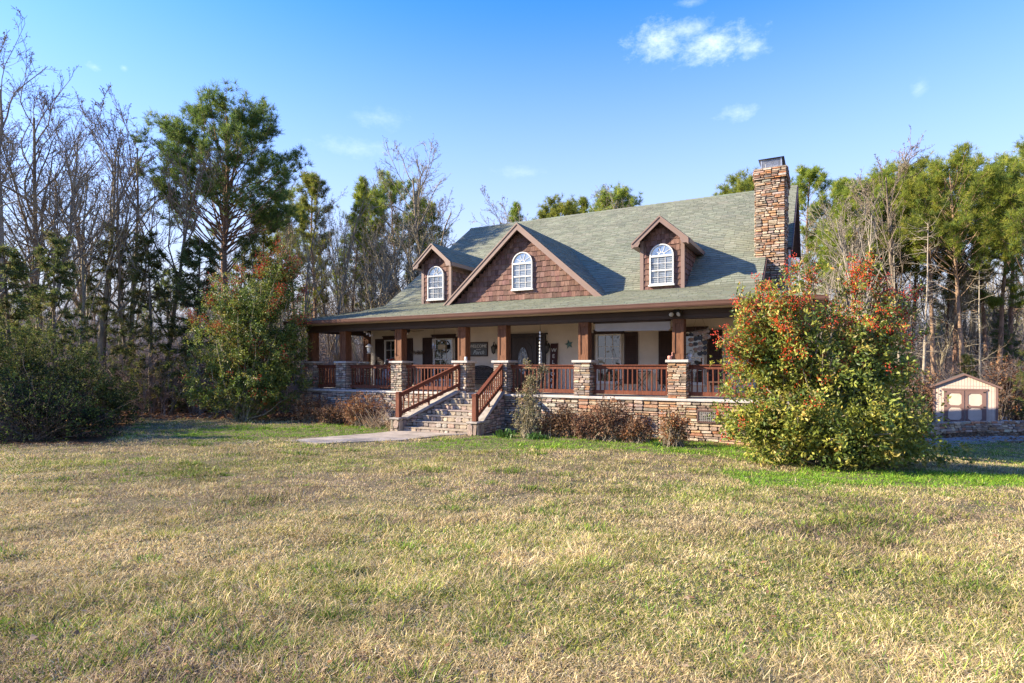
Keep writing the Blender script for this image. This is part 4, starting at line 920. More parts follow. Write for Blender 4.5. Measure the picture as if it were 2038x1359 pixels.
WALK_L = [hw(-8.0,-1.75,0)[:2], (-4.2,16.8), (-5.3,15.9), (-6.0,15.3)]; WALK_R = [hw(-5.3,-1.75,0)[:2], (-2.0,16.5), (-3.1,15.25), (-4.9,14.6)]
ribbon('walkway', WALK_L, WALK_R, conc, .03)
asph = mat('drive_asphalt', (.20,.185,.175), .9, .15, noise=(2,.75,1.2,8), bump=(40,.5,.01))
ribbon('driveway', [(14.5,22.6),(18,24.6),(21,25.6),(25,25.9),(42,25.7)], [(14.5,19.0),(17.2,22.0),(20.5,23.9),(25,23.9),(42,22.6)], asph, .02, nseg=30, nx=14)
# ================================================================== GRASS
def in_walk(u, v):
    x, y = P0[0]+u*UX[0]+v*VX[0], P0[1]+u*UX[1]+v*VX[1]; P = WALK_L+WALK_R[::-1]; ins = np.zeros(x.shape, bool); x = x+.25*(vnoise(x, y, .5, 7)-.5); y = y+.35*(vnoise(x, y, .5, 9)-.5)
    for (x0, y0), (x1, y1) in zip(P, P[1:]+P[:1]):
        c = (y0 > y) != (y1 > y); ins ^= c & (x < (x1-x0)*(y-y0)/(y1-y0+1e-12)+x0)
    return ins
def grass(n, nt):
    g = np.random.default_rng(3)
    Z = np.exp(g.uniform(np.log(1.6), np.log(27), n)); x = g.uniform(-1.12, 1.12, n)*Z+g.uniform(-1, 1, n); y = Z.copy()
    kind = np.zeros(n, int); hf = np.ones(n); dirx = np.zeros(n); diry = np.zeros(n)
    # separate tufts: 1 straw, 2 yellow green, 3 deep green
    tz = np.exp(g.uniform(np.log(1.7), np.log(26), nt)); tx = g.uniform(-1.12, 1.12, nt)*tz+g.uniform(-1, 1, nt); tp = fbm(tx*.5, tz, 2.6, 31)
    tk = np.where(g.random(nt) < np.clip((tp-.44)*4.2, .05, .75), np.where(g.random(nt) < .46, 3, 2), 1); per = 34; tr_ = g.uniform(.03, .13, nt)*(1+.012*tz); th = g.uniform(.6, 1.35, nt)
    qx = np.repeat(tx, per)+g.normal(0, 1, nt*per)*np.repeat(tr_, per)*1.25; qy = np.repeat(tz, per)+g.normal(0, 1, nt*per)*np.repeat(tr_, per)*.8
    # larger clumps of green grass
    nc = 620; cz_ = np.exp(g.uniform(np.log(1.9), np.log(20), nc)); cx_ = g.uniform(-1.12, 1.12, nc)*cz_+g.uniform(-1, 1, nc); cp = 150; cr = g.uniform(.07, .24, nc)*(1+.03*cz_)
    ex = np.repeat(cx_, cp)+g.normal(0, .6, nc*cp)*np.repeat(cr, cp)*1.3; ey = np.repeat(cz_, cp)+g.normal(0, .6, nc*cp)*np.repeat(cr, cp)*.75; qx = np.concatenate([qx, ex]); qy = np.concatenate([qy, ey]); per_t = np.concatenate([np.repeat(tx, per), np.repeat(cx_, cp)]); per_z = np.concatenate([np.repeat(tz, per), np.repeat(cz_, cp)])
    tkk = np.concatenate([np.repeat(tk, per), np.repeat(np.where(g.random(nc) < .6, 3, 2), cp)]); thh = np.concatenate([np.repeat(th, per), np.repeat(g.uniform(.7, 1.5, nc), cp)])
    x = np.concatenate([x, qx]); y = np.concatenate([y, qy]); Z = np.concatenate([Z, per_z]); kind = np.concatenate([kind, tkk]); hf = np.concatenate([hf, thh])
    dirx = np.concatenate([dirx, qx-per_t]); diry = np.concatenate([diry, qy-per_z]); n = len(x)
    u, v = wh(x, y)
    bad = ((v > -.12)&(u > -14.5)&(u < 3.3))|in_walk(u, v)|((v > -2.2)&(v < 0)&(u > -8.5)&(u < -4.8))|((y > 23.2+.18*(x-18))&(x > 14.5))|(y < 1)
    lm = lawn_mix(x, y); bad |= g.random(n) < lm*1.05
    pit = fbm(x, y, .55, 14); bad |= (kind == 0)&(g.random(n) < np.clip((.40-pit)*6, 0, .8))         # thin spots where the soil shows
    k = ~bad; x, y, Z, kind, hf, dirx, diry, u, v = [a[k] for a in (x, y, Z, kind, hf, dirx, diry, u, v)]; n = len(x); tuf = kind > 0
    strip = 1.3*np.exp(-((v+1.6)/1.5)**2)*((u > -5.2)&(u < 3)); strip = np.maximum(strip, 1.15*np.exp(-((y-17.9-.10*(x+6))/1.9)**2)*np.clip((x+10.5)/2, 0, 1)*(x < -3.0))
    strip = np.maximum(strip, np.exp(-((y-9.9-.12*(x-7))/.85)**2)*((x > 3.6)&(x < 13))); strip = np.maximum(strip, np.exp(-((np.hypot((x-.3)/2.9, (y-14.4)/1.2))**2)))
    strip = np.maximum(strip, .30*np.clip((x-9)/2, 0, 1)*(y > 11))
    lush = np.clip(strip*3.0-.5+1.3*(fbm(x, y, .9, 8)-.5), 0, 1)
    pn = fbm(x*.55, y, 2.2, 1); pn = pn+.12*(vnoise(x, y, .25, 35)-.5); gp = np.clip((pn-.51)*14, 0, 1)*.42+.04
    dead = np.clip((fbm(x*.5, y, 1.2, 9)-.46+.05*np.exp(-((y-10)/4)**2)+.10*(vnoise(x, y, .18, 33)-.5))*13, 0, 1)*(1-lush)
    pick = lambda A: np.array(A)[g.integers(0, len(A), n)]
    STR = pick([(.62,.48,.29),(.70,.57,.37),(.53,.40,.26),(.76,.65,.47),(.58,.44,.33),(.66,.52,.30)]); YGR = pick([(.33,.35,.07),(.42,.41,.10),(.25,.30,.06),(.38,.37,.12)]); DGR = pick([(.15,.28,.04),(.21,.34,.05),(.11,.20,.035),(.28,.36,.07)])
    LSH = pick([(.16,.34,.035),(.24,.42,.045),(.12,.25,.03),(.33,.45,.06)]); DED = pick([(.40,.285,.23),(.49,.365,.30),(.27,.185,.145),(.56,.44,.37),(.36,.24,.18)])
    r1, r2, r3 = g.random(n), g.random(n), g.random(n); c_ = lambda m: m[:, None]
    col = np.where(c_(r1 < dead*.88), DED, STR); isg = (kind == 0)&(r2 < gp); col = np.where(c_(isg), np.where(c_(r3 < .35), DGR, YGR), col)
    col = np.where(c_(kind == 1), np.where(c_(r1 < .8), STR*1.06, YGR), col); col = np.where(c_(kind == 2), np.where(c_(r1 < .72), YGR, STR), col); col = np.where(c_(kind == 3), np.where(c_(r1 < .85), DGR, YGR), col)
    col = np.where(c_(r3 < lush*.95), LSH, col)*g.uniform(.45, 1.12, n)[:, None]*np.array((1.02, 1.0, .80))*np.where(lush > .35, 1.05, .30+.85*fbm(x, y, .6, 17)+.55*fbm(x*.6, y, 1.7, 19))[:, None]
    L_ = g.uniform(.03, .085, n)*np.where(tuf, hf*1.1, .9-.3*dead)*(1+.002*Z)*np.where((lush > .4)&~tuf, .8, 1.0)*(.65+.7*vnoise(x, y, 1.1, 12))
    Wd = g.uniform(.0012, .0028, n)*np.where(kind == 3, 1.35, 1)*(.80+.115*Z)
    az = np.where(tuf, np.arctan2(diry, dirx)+g.normal(0, .55, n), g.uniform(0, 2*np.pi, n)+0); lean = np.where(tuf, g.uniform(.35, 1.25, n), g.uniform(1.0, 1.6, n)+.10*dead)
    d1 = np.stack([np.cos(az)*np.sin(lean*.6), np.sin(az)*np.sin(lean*.6), np.cos(lean*.6)], 1); l2 = np.minimum(lean*1.12+.05, 1.66); az2 = az+g.normal(0, .28, n)
    d2 = np.stack([np.cos(az2)*np.sin(l2), np.sin(az2)*np.sin(l2), np.cos(l2)], 1); sa = g.uniform(0, 2*np.pi, n); s = np.stack([np.cos(sa), np.sin(sa), np.zeros(n)], 1)*Wd[:, None]
    mound = .075*np.clip(fbm(x, y, .42, 15)-.36, 0, 1)*(1+.03*Z)
    b = np.stack([x, y, gz(x, y)-.012+mound+np.where(tuf, -.01, g.uniform(0, .022, n))], 1); m_ = b+d1*L_[:, None]*.5; t = m_+d2*L_[:, None]*.55
    V_ = np.stack([b-s, b+s, m_+s*.85, m_-s*.85, t], 1).reshape(-1, 3); i = np.arange(n)*5
    q = np.stack([i, i+1, i+2, i+3], 1); tr = np.stack([i+3, i+2, i+4], 1)
    o = mk('grass', V_, [q, tr], M['grass'], col=np.concatenate([col, col*1.08])); tag(o, 'patchy winter lawn of straw coloured and green grass before the house', 'grass', kind='stuff')
grass(900000, 13000)
def lawn_leaves(n):
    g = np.random.default_rng(18); y = np.exp(g.uniform(np.log(2.2), np.log(22), n)); x = g.uniform(-1.1, 1.1, n)*y; u, v = wh(x, y); k = ~(((v > -.2)&(u > -14.6)&(u < 3.3))|((v > -2.3)&(v < 0)&(u > -8.6)&(u < -4.7))); x, y = x[k], y[k]; n = len(x)
    a = g.uniform(0, 6.28, n); s = g.uniform(.018, .04, n); s = s*.75; d1 = np.stack([np.cos(a), np.sin(a), g.uniform(-.4, .4, n)], 1)*s[:, None]; d2 = np.stack([-np.sin(a), np.cos(a), g.uniform(-.5, .5, n)], 1)*(s*.55)[:, None]; p = np.stack([x, y, gz(x, y)+g.uniform(.03, .06, n)], 1)
    V_ = np.stack([p-d1, p+d2, p+d1, p-d2], 1).reshape(-1, 3); C = np.array([(.26,.14,.07),(.32,.19,.10),(.18,.10,.06),(.38,.27,.17)])
    tag(mk('fallen_leaves', V_, [np.arange(4*n).reshape(-1, 4)], M['dry'], col=C[g.integers(0, 4, n)]), 'small brown fallen leaves scattered over the lawn', 'fallen leaves', kind='stuff')
lawn_leaves(1500)
# ---- fallen leaves of the wood floor
def leaves_litter(n):
    g = np.random.default_rng(8); x = g.uniform(-34, 42, n); y = g.uniform(20.5, 52, n); k = (lawn_mix(x, y) > g.random(n))&(y*1.0 > np.abs(x)*.9)
    u, v = wh(x, y); k &= ~((v > -.2)&(v < 14.3)&(u > -14.6)&(u < 3.4)); x, y = x[k], y[k]; n = len(x); z = gz(x, y)+g.uniform(.0, .05, n)
    a = g.uniform(0, 6.28, n); s = g.uniform(.04, .09, n); t1 = g.uniform(-.6, .6, n); d1 = np.stack([np.cos(a), np.sin(a), t1], 1)*s[:, None]; d2 = np.stack([-np.sin(a), np.cos(a), g.uniform(-.7, .7, n)], 1)*(s*.6)[:, None]; p = np.stack([x, y, z], 1)
    V_ = np.stack([p-d1, p+d2, p+d1, p-d2], 1).reshape(-1, 3); C = np.array([(.30,.15,.07),(.36,.20,.10),(.20,.10,.055),(.40,.27,.16),(.26,.115,.05)])
    tag(mk('leaf_litter', V_, [np.arange(4*n).reshape(-1, 4)], M['dry'], col=C[g.integers(0, 5, n)]*g.uniform(.7, 1.2, n)[:, None]), 'brown fallen leaves covering the floor of the wood', 'leaf litter', kind='stuff')
leaves_litter(110000)
# ================================================================== TREES AND SHRUBS
def unit(v): return v/(np.linalg.norm(v)+1e-9)
def rnd(g): return unit(g.normal(0, 1, 3))
def path(g, p, d, L_, n, wob, up=0.0):
    P = [p]; d = unit(d)
    for _ in range(n):
        d = unit(d+g.normal(0, wob, 3)+np.array((0, 0, up))); p = p+d*L_/n; P.append(p)
    return np.array(P), d
def perp(g, d, ang):
    a = rnd(g); a = unit(a-d*(a@d)); return unit(d*math.cos(ang)+a*math.sin(ang))
def bare_brs(seed, H=14, trunk=.16, stems=1, fork=.35, nl=(11, 6, 6), spread=.75, twig=.007):
    g = np.random.default_rng(seed); B = []; tips = []
    def grow(p, d, L_, r, lev):
        n = (9, 6, 4, 3)[lev]; P, dd = path(g, p, d, L_, n, (.07, .16, .22, .28)[lev], (.03, .07, .04, .0)[lev])
        rr = np.linspace(r, max(twig*.7, r*(.25 if lev == 0 else .35)), n+1); B.append((P, rr, (7, 5, 3, 3)[lev]))
        if lev == 3: tips.append(P[-1]); return
        k = nl[lev]; ts = np.sort(g.uniform((fork, .25, .2)[lev], 1, k))
        for t in ts:
            i = t*n; j = min(int(i), n-1); q = P[j]+(P[j+1]-P[j])*(i-j); ang = g.uniform(.40, 1.0)*spread; cd = perp(g, unit(P[j+1]-P[j]), ang)
            if lev > 0: cd = unit(cd+np.array((0, 0, .12)))
            cl = L_*(1-t*.62)*g.uniform(.42, .68)*(1.0, .85, .6)[lev]; grow(q, cd, cl, max(twig, rr[j]*g.uniform(.4, .62)), lev+1)
    for s in range(stems):
        a = g.uniform(0, 6.28); grow(np.array((.18*math.cos(a)*(stems > 1), .18*math.sin(a)*(stems > 1), -.15)), np.array((.10*math.cos(a)*stems, .10*math.sin(a)*stems, 1.)), H*g.uniform(.86, 1) if s else H, trunk*(1 if s == 0 else .75), 0)
    return B, np.array(tips)
def needle_tufts(g, C, D, n, L_, W_, base, spread=.9):
    """C (k,3) tuft centres, D (k,3) axis; n needles bunches each"""
    k = len(C); c = np.repeat(C, n, 0); d = np.repeat(D, n, 0); N_ = k*n
    v = g.normal(0, 1, (N_, 3)); v /= np.linalg.norm(v, axis=1)[:, None]; v = v*spread+d*.75; v /= np.linalg.norm(v, axis=1)[:, None]
    l = L_*g.uniform(.6, 1.1, N_)[:, None]; s = np.cross(v, g.normal(0, 1, (N_, 3))); s /= np.linalg.norm(s, axis=1)[:, None]
    b = c+g.normal(0, .05, (N_, 3))*L_*2; V_ = np.stack([b-s*W_, b+s*W_, b+v*l+s*W_*.35, b+v*l-s*W_*.35], 1).reshape(-1, 3)
    col = np.repeat(base, n, 0)*g.uniform(.75, 1.25, N_)[:, None]
    return V_, np.arange(4*N_).reshape(-1, 4), col
PINE = np.array([(.23,.27,.04),(.28,.31,.045),(.16,.22,.045),(.37,.36,.06),(.25,.28,.055)])
def pine_parts(seed, pal=PINE, H=16, trunk=.17, c0=.5, rad=2.3, nb=46, sub=6, tuft=.30, prof='oval', dead=10, ntuft=20, lean=0):
    g = np.random.default_rng(seed); B = []; T = []; TD = []
    P, _ = path(g, np.array((0, 0, -.2)), np.array((lean, 0, 1.)), H*(.93 if prof == 'dome' else 1), 14, .022, .02); rr = np.linspace(trunk, trunk*.18, 15); B.append((P, rr, 8))
    at_ = lambda t: (lambda i: P[min(int(i), 13)]+(P[min(int(i), 13)+1]-P[min(int(i), 13)])*(i-min(int(i), 13)))(t*14)
    for b in range(nb if prof == 'dome' else 0):
        # limbs that end on a rounded crown
        f = (b+.5)/nb; se_ = -.5+1.48*f; a = b*2.4+g.uniform(-.5, .5); rr_ = g.uniform(.72, 1.05); hz_ = (H*(1-c0))/2; cz = H-hz_
        ce = math.sqrt(max(0, 1-min(1, se_*se_))); E_ = np.array((rad*ce*math.cos(a)*rr_, rad*ce*math.sin(a)*rr_, cz+hz_*se_*min(1, rr_+.02)))
        t = min(.97, max(c0*.92, (E_[2]-math.hypot(E_[0], E_[1])*g.uniform(.35, .8))/H)); q = at_(t); d = E_-q+np.array((at_(t)[0], at_(t)[1], 0)); R_ = max(.6, np.linalg.norm(d))
        Q, dd = path(g, q, d, R_, 6, .10, .02); B.append((Q, np.linspace(max(.014, trunk*.28*(1-t*.7)), .008, 7), 4))
        for s in range(sub):
            ts = g.uniform(.68, 1.0) if s else 1.0; i = ts*6; j = min(int(i), 5); p = Q[j]+(Q[j+1]-Q[j])*(i-j); sd = unit(perp(g, unit(Q[j+1]-Q[j]), g.uniform(.4, 1.2))+np.array((0, 0, .3))); sl = g.uniform(.25, .75)*min(1.2, rad*.3)
            S, se = path(g, p, sd, sl, 2, .1, .1); B.append((S, np.array((.010, .007, .005)), 3))
            for e in range(4): m = S[-1]-(S[-1]-S[0])*.24*e+g.normal(0, .09, 3); T.append(m); TD.append(unit(se+np.array((0,0,.35))))
    for b in range(nb if prof != 'dome' else 0):
        t = c0+(1-c0)*((b+g.uniform(0, 1))/nb)**.85; f = (t-c0)/(1-c0)
        R_ = rad*{'oval': (math.sin(math.pi*min(1, .12+.80*f))**.7), 'cone': (1.05-f)**.8, 'flat': (.62+.45*f)*(1.0 if f < .7 else max(.22, 1-(f-.7)*2.6))}[prof]*g.uniform(.55, 1.12)
        a = b*2.4+g.uniform(-.5, .5); d = np.array((math.cos(a), math.sin(a), .15+.9*f*f+(.25 if prof == 'flat' else 0))); q = at_(min(.995, t))
        Q, dd = path(g, q, d, R_, 5, .12, .07); B.append((Q, np.linspace(max(.012, trunk*.22*(1-f*.6)), .008, 6), 4))
        for s in range(sub):
            ts = g.uniform(.35, 1.0) if s else 1.0; i = ts*5; j = min(int(i), 4); p = Q[j]+(Q[j+1]-Q[j])*(i-j); sd = unit(perp(g, unit(Q[j+1]-Q[j]), g.uniform(.4, 1.1))+np.array((0, 0, .3))); sl = g.uniform(.25, .6)*R_*.45
            S, se = path(g, p, sd, sl, 2, .1, .1); B.append((S, np.array((.010, .007, .005)), 3))
            for e in range(3): 
                m = S[-1]-(S[-1]-S[0])*.42*e+g.normal(0, .08, 3); T.append(m); TD.append(unit(se+np.array((0,0,.35))))
    for b in range(dead):
        t = g.uniform(.18, c0+.05); a = g.uniform(0, 6.28); q = at_(t); Q, dd = path(g, q, np.array((math.cos(a), math.sin(a), g.uniform(-.1, .25))), g.uniform(.5, 1.5)*rad*.55, 4, .16, 0); B.append((Q, np.linspace(.018, .006, 5), 3))
        for s in range(3): j = g.integers(1, 4); S, _ = path(g, Q[j], perp(g, unit(Q[j+1]-Q[j]), .7), rad*.2, 2, .2); B.append((S, np.array((.009, .006, .005)), 3))
    T = np.array(T); TD = np.array(TD); base = np.array(pal)[g.integers(0, 5, len(T))]*(.8+.45*g.random(len(T)))[:, None]
    return B, needle_tufts(g, T, TD, ntuft, tuft, .0105, base)
def proto(nm, brs, bark, fol=None, fmat=None):
    """tree made of a trunk part and a crown part, kept as mesh data and copied"""
    V_, Q = tubes(brs); return (nm, (V_, Q, bark), fol and (fol, fmat))
_mesh = {}
def place(key, nm, label, cat, x, y, rz=0, sc=1.0, group=None, z=None, sink=.05):
    tr, cr = PROTO[key]; root = empty(nm, (x, y, (g1(x, y) if z is None else z)-sink), rz); tag(root, label, cat, group)
    root.scale = (sc, sc, sc) if not hasattr(sc, '__len__') else sc
    for part, spec in (('trunk', tr), ('crown', cr)):
        if spec is None: continue
        if (key, part) not in _mesh:
            o = mk(part, spec[0], spec[1], spec[2], root, spec[3] if len(spec) > 3 else None, smooth=(part == 'trunk')); _mesh[key, part] = o.data
        else: o = bpy.data.objects.new(part, _mesh[key, part]); COL.objects.link(o); o.parent = root
    return root
PROTO = {}
def reg_bare(key, bark='bark', **k):
    B, tips = bare_brs(**k)
    tr = [b for b in B if b[2] >= 5]; tw = [b for b in B if b[2] < 5]; V_, Q = tubes(tr); V2, Q2 = tubes(tw)
    g = np.random.default_rng(k['seed']+99); n = len(tips); T = tips[g.integers(0, len(tips), n)]; fcol = None
    d = g.normal(0, 1, (n, 3)); d /= np.linalg.norm(d, axis=1)[:, None]; e = np.cross(d, g.normal(0, 1, (n, 3))); e /= np.linalg.norm(e, axis=1)[:, None]; s = .035
    Lv = np.stack([T-d*s, T+e*s*.6, T+d*s, T-e*s*.6], 1).reshape(-1, 3)   # a few withered leaves left on the twigs
    PROTO[key] = ((V_, [Q], M[bark]), (np.concatenate([V2, Lv]), [np.concatenate([Q2, len(V2)+np.arange(4*n).reshape(-1, 4)])], M[bark]))
def reg_pine(key, bark='pbark', **k):
    B, (NV, NQ, NC) = pine_parts(**k); V_, Q = tubes(B); PROTO[key] = ((V_, [Q], M[bark]), (NV, [NQ], M['needle'], NC))
reg_bare('b1', seed=1, H=15, trunk=.17, stems=2, fork=.2, nl=(17, 10, 9), spread=.85, twig=.009); reg_bare('b2', seed=2, H=13.5, trunk=.14, fork=.22, nl=(16, 9, 9), spread=.65, twig=.009)
reg_bare('b3', seed=3, H=13, trunk=.13, stems=2, fork=.3, nl=(13, 9, 9), spread=.7, twig=.009); reg_bare('b4', seed=4, H=16, trunk=.2, fork=.2, nl=(24, 10, 9), spread=.85, twig=.009)
reg_bare('b5', seed=5, H=12, trunk=.09, fork=.3, nl=(11, 6, 6), spread=.6); reg_bare('b6', seed=6, H=12.5, trunk=.12, stems=3, fork=.18, nl=(12, 7, 6), spread=.5)
reg_pine('p0', pal=[(.12,.185,.04),(.155,.22,.045),(.085,.14,.035),(.21,.25,.05),(.13,.18,.045)], seed=20, H=16.8, trunk=.27, c0=.47, rad=3.9, nb=140, sub=7, prof='dome', dead=16, tuft=.31, ntuft=20, bark='pbark')
reg_pine('p1', seed=21, H=16, c0=.50, rad=2.0, nb=46, sub=8, prof='dome', ntuft=17); reg_pine('p2', seed=22, H=15, c0=.42, rad=2.0, nb=54, sub=8, dead=16, ntuft=22); reg_pine('p3', seed=23, H=17, c0=.45, rad=3.0, nb=66, sub=9, prof='dome', tuft=.32, ntuft=16)
reg_pine('p5', seed=27, H=17, c0=.5, rad=2.7, nb=170, sub=7, prof='dome', tuft=.30, ntuft=18)
reg_pine('p4', seed=24, H=13, trunk=.11, c0=.35, rad=1.7, nb=44, sub=5, prof='cone', dead=14)
reg_pine('pd', seed=25, H=11, trunk=.10, c0=.93, rad=1.8, nb=4, sub=3, dead=70, bark='palebark'); reg_bare('b7', bark='palebark', seed=9, H=12.5, trunk=.12, stems=3, fork=.15, nl=(18, 10, 8), spread=.5)
reg_bare('b9', seed=15, H=15, trunk=.2, fork=.14, nl=(32, 11, 9), spread=1.0, twig=.009)
reg_bare('b8', bark='palebark', seed=12, H=12, trunk=.07, fork=.3, nl=(8, 4, 4), spread=.6)
# ---- feathery red cedars
def reg_cedar(key, seed, H, rad, dens=1.0):
    g = np.random.default_rng(seed); B = []; T = []; D = []
    P, _ = path(g, np.array((0,0,-.2)), np.array((0,0,1.)), H, 10, .02, .02); B.append((P, np.linspace(.11, .015, 11), 7))
    for b in range(int(64*dens)):
        t = .06+.93*(b+g.random())/(64*dens); a = b*2.4+g.uniform(-.4, .4); q = P[min(9, int(t*10))]+(P[min(9, int(t*10))+1]-P[min(9, int(t*10))])*(t*10 % 1); R_ = rad*(1.03-t)**.65*g.uniform(.6, 1.1)
        Q, e = path(g, q, np.array((math.cos(a), math.sin(a), .18)), R_, 5, .12, .02); B.append((Q, np.linspace(.02, .006, 6), 3))
        for s in range(9):
            i = g.uniform(.8, 5); j = min(4, int(i)); p = Q[j]+(Q[j+1]-Q[j])*(i-j); sd = perp(g, unit(Q[j+1]-Q[j]), g.uniform(.3, 1.0)); l = g.uniform(.15, .45)
            for w in range(3): T.append(p+sd*l*(w+.4)/3+np.array((0,0,-.05*w))); D.append(unit(sd+np.array((0,0,-.25))))
    T = np.array(T); D = np.array(D); C = np.array([(.12,.16,.045),(.16,.19,.05),(.09,.125,.04),(.20,.20,.06),(.19,.16,.07)])[g.integers(0, 5, len(T))]
    NV, NQ, NC = needle_tufts(g, T, D, 9, .20, .013, C, .7); V_, Q = tubes(B); PROTO[key] = ((V_, [Q], M['darkbark']), (NV, [NQ], M['needle'], NC))
reg_cedar('c1', 31, 8.0, 2.2); reg_cedar('c2', 32, 6.5, 1.9); reg_cedar('c3', 33, 9.5, 2.4, 1.1)
# ---- leafy masses (hollies, hedge, shrubs)
def leaf_mass(g, ell, n, nleaf, L_, W_, pal, berries=0, bpal=None, shell=.45, lump=1.0, zmin=-.02):
    """leaf whorls through a union of ellipsoids [(cx,cy,cz,rx,ry,rz,weight)], denser toward the surface, broken by noise"""
    ell = np.array(ell, float); w = ell[:, 6]/ell[:, 6].sum(); pick = g.choice(len(ell), n*3, p=w); d = g.normal(0, 1, (n*3, 3)); d /= np.linalg.norm(d, axis=1)[:, None]
    r = 1-shell*g.random(n*3)**1.5*1.6; r = np.clip(r, .1, 1)*(1+.16*(vnoise(d[:, 0]*3+pick*7, d[:, 2]*3+d[:, 1]*2, .7, 2)-.5)*2*lump)
    p = ell[pick, :3]+d*ell[pick, 3:6]*r[:, None]; keep = (p[:, 2] > zmin)&(fbm(p[:, 0]+p[:, 1]*.6, p[:, 2]+p[:, 1]*.3, .8, 3) > .34+.06*lump*g.random(n*3)); p, d = p[keep][:n], d[keep][:n]; n = len(p)
    ax = d+np.array((0, 0, .35))+g.normal(0, .35, (n, 3)); ax /= np.linalg.norm(ax, axis=1)[:, None]
    hue = pal[g.integers(0, len(pal), n)]*(.7+.6*g.random(n))[:, None]
    c = np.repeat(p, nleaf, 0); a = np.repeat(ax, nleaf, 0); N_ = len(c); v = g.normal(0, 1, (N_, 3)); v /= np.linalg.norm(v, axis=1)[:, None]; v = v*.85+a*.65; v /= np.linalg.norm(v, axis=1)[:, None]
    s = np.cross(v, g.normal(0, 1, (N_, 3))); s /= np.linalg.norm(s, axis=1)[:, None]; l = (L_*g.uniform(.65, 1.15, N_))[:, None]; b = c+g.normal(0, L_*.5, (N_, 3)); nn = np.cross(v, s)
    V_ = np.stack([b, b+v*l*.5+s*W_+nn*W_*.3, b+v*l, b+v*l*.5-s*W_+nn*W_*.3], 1).reshape(-1, 3)
    out = [V_, [np.arange(4*N_).reshape(-1, 4)], np.repeat(hue, nleaf, 0)*g.uniform(.75, 1.3, N_)[:, None], p]
    return out
def berry_mesh(g, C, r=.011, per=9, spread=.035, cols=((1,1,1),(1.2,2.2,1.5),(.7,.8,.8))):
    c = np.repeat(C, per, 0)+g.normal(0, spread, (len(C)*per, 3)); n = len(c); o = np.array([(1,0,0),(-1,0,0),(0,1,0),(0,-1,0),(0,0,1),(0,0,-1)])*r
    V_ = (c[:, None]+o[None]).reshape(-1, 3); t = np.array([(0,2,4),(2,1,4),(1,3,4),(3,0,4),(2,0,5),(1,2,5),(3,1,5),(0,3,5)]); Q = (np.arange(n)*6)[:, None, None]+t[None]; cc = np.array(cols)[g.integers(0, len(cols), n)]
    return V_, [Q.reshape(-1, 3)], np.repeat(cc, 8, 0)
def stems_to(g, base, targets, r0=.03, n=5, wob=.08):
    B = []
    for t in targets:
        b = base+np.array((g.normal(0, .15), g.normal(0, .15), -.1)); P = b+(t-b)*np.linspace(0, 1, n+1)[:, None]; P[1:-1] += g.normal(0, wob, (n-1, 3)); P[1:, 2] += .0; B.append((P, np.linspace(r0, r0*.25, n+1), 4))
    return B
def holly(nm, label, x, y, ell, n, pal, bn, bz, sprigs, L_=.075, W_=.017, nleaf=9, seed=1, per=9, r=.012, rz=0, bsp=.035, lump=1.0, shoots=0):
    g = np.random.default_rng(seed); z = g1(x, y); root = tag(empty(nm, (x, y, z), rz), label, 'holly')
    V_, Q, C, p = leaf_mass(g, ell, n, nleaf, L_, W_, pal, lump=lump, shell=.6)
    rad_ = p-np.array((0, 0, p[:, 2].max()*.35)); rad_ /= np.linalg.norm(rad_, axis=1)[:, None]; sprigs = list(sprigs); cen_ = p.mean(0); dd_ = np.linalg.norm((p-cen_)*[1, 1, .8], axis=1)
    far_ = g.choice(np.nonzero((dd_ > np.quantile(dd_, .62))&(p[:, 2] > .5))[0], shoots, replace=False)
    for i in far_: sprigs.append((p[i]-rad_[i]*.35, p[i]+(rad_[i]*.8+np.array((0, 0, .55)))*g.uniform(.15, .5)))
    SP = []; SV = []; SQ = []; SC = []; bc = []; k = len(V_)
    for (a, b) in sprigs:                       # leafy shoots standing out of the crown
        a, b = np.array(a, float), np.array(b, float); t = np.linspace(.0, 1, 7)[:, None]; P = a+(b-a)*t+g.normal(0, .05, (7, 3)); SP.append((P, np.linspace(.016, .005, 7), 4)); m = 24
        tt = g.uniform(.25, 1, m)[:, None]; q = a+(b-a)*tt+g.normal(0, .09, (m, 3)); bc += list(q[g.random(m) < (.40 if b[2] > bz[1]*.55 else .04)])
        e = [(qq[0], qq[1], qq[2], .05, .05, .05, 1) for qq in q]; v2, q2, c2, _ = leaf_mass(g, e, 22, 7, L_*.85, W_*.85, pal*1.1, lump=.2); c2 = np.where((g.random(len(c2)) < (.08 if b[2] > bz[1]*.7 else .02))[:, None], c2*np.array((1.35,.62,.6)), c2); SV.append(v2); SQ.append(q2[0]+k); SC.append(c2); k += len(v2)
    V_ = np.concatenate([V_]+SV); Q = np.concatenate([Q[0]]+SQ); C = np.concatenate([C]+SC)
    mk('leaves', V_, [Q], M['leaf'], root, C)
    wgt = np.clip((p[:, 2]-bz[0])/(bz[1]-bz[0]), .12, 1)**1.8*(fbm(p[:, 0]+p[:, 1], p[:, 2], 1.0, 6) > .52)+1e-9; idx = g.choice(len(p), bn, p=wgt/wgt.sum(), replace=False)
    bc = np.array(list(p[idx]+(p[idx]-p[idx].mean(0))*.02)+bc); bv, bq, bcol = berry_mesh(g, bc, r, per, bsp); mk('berries', bv, bq, M['berry'], root, bcol)
    B = stems_to(g, np.zeros(3), p[g.choice(len(p), 110, replace=False)], .035)+SP; v3, q3 = tubes(B); mk('stems', v3, [q3], M['bark'], root, smooth=True)
    return root
HP = np.array([(.20,.235,.035),(.27,.29,.045),(.13,.18,.035),(.36,.34,.06),(.09,.135,.03),(.38,.31,.07),(.23,.25,.045)])
hx, hy = 6.25, 11.7; hz = g1(hx, hy)
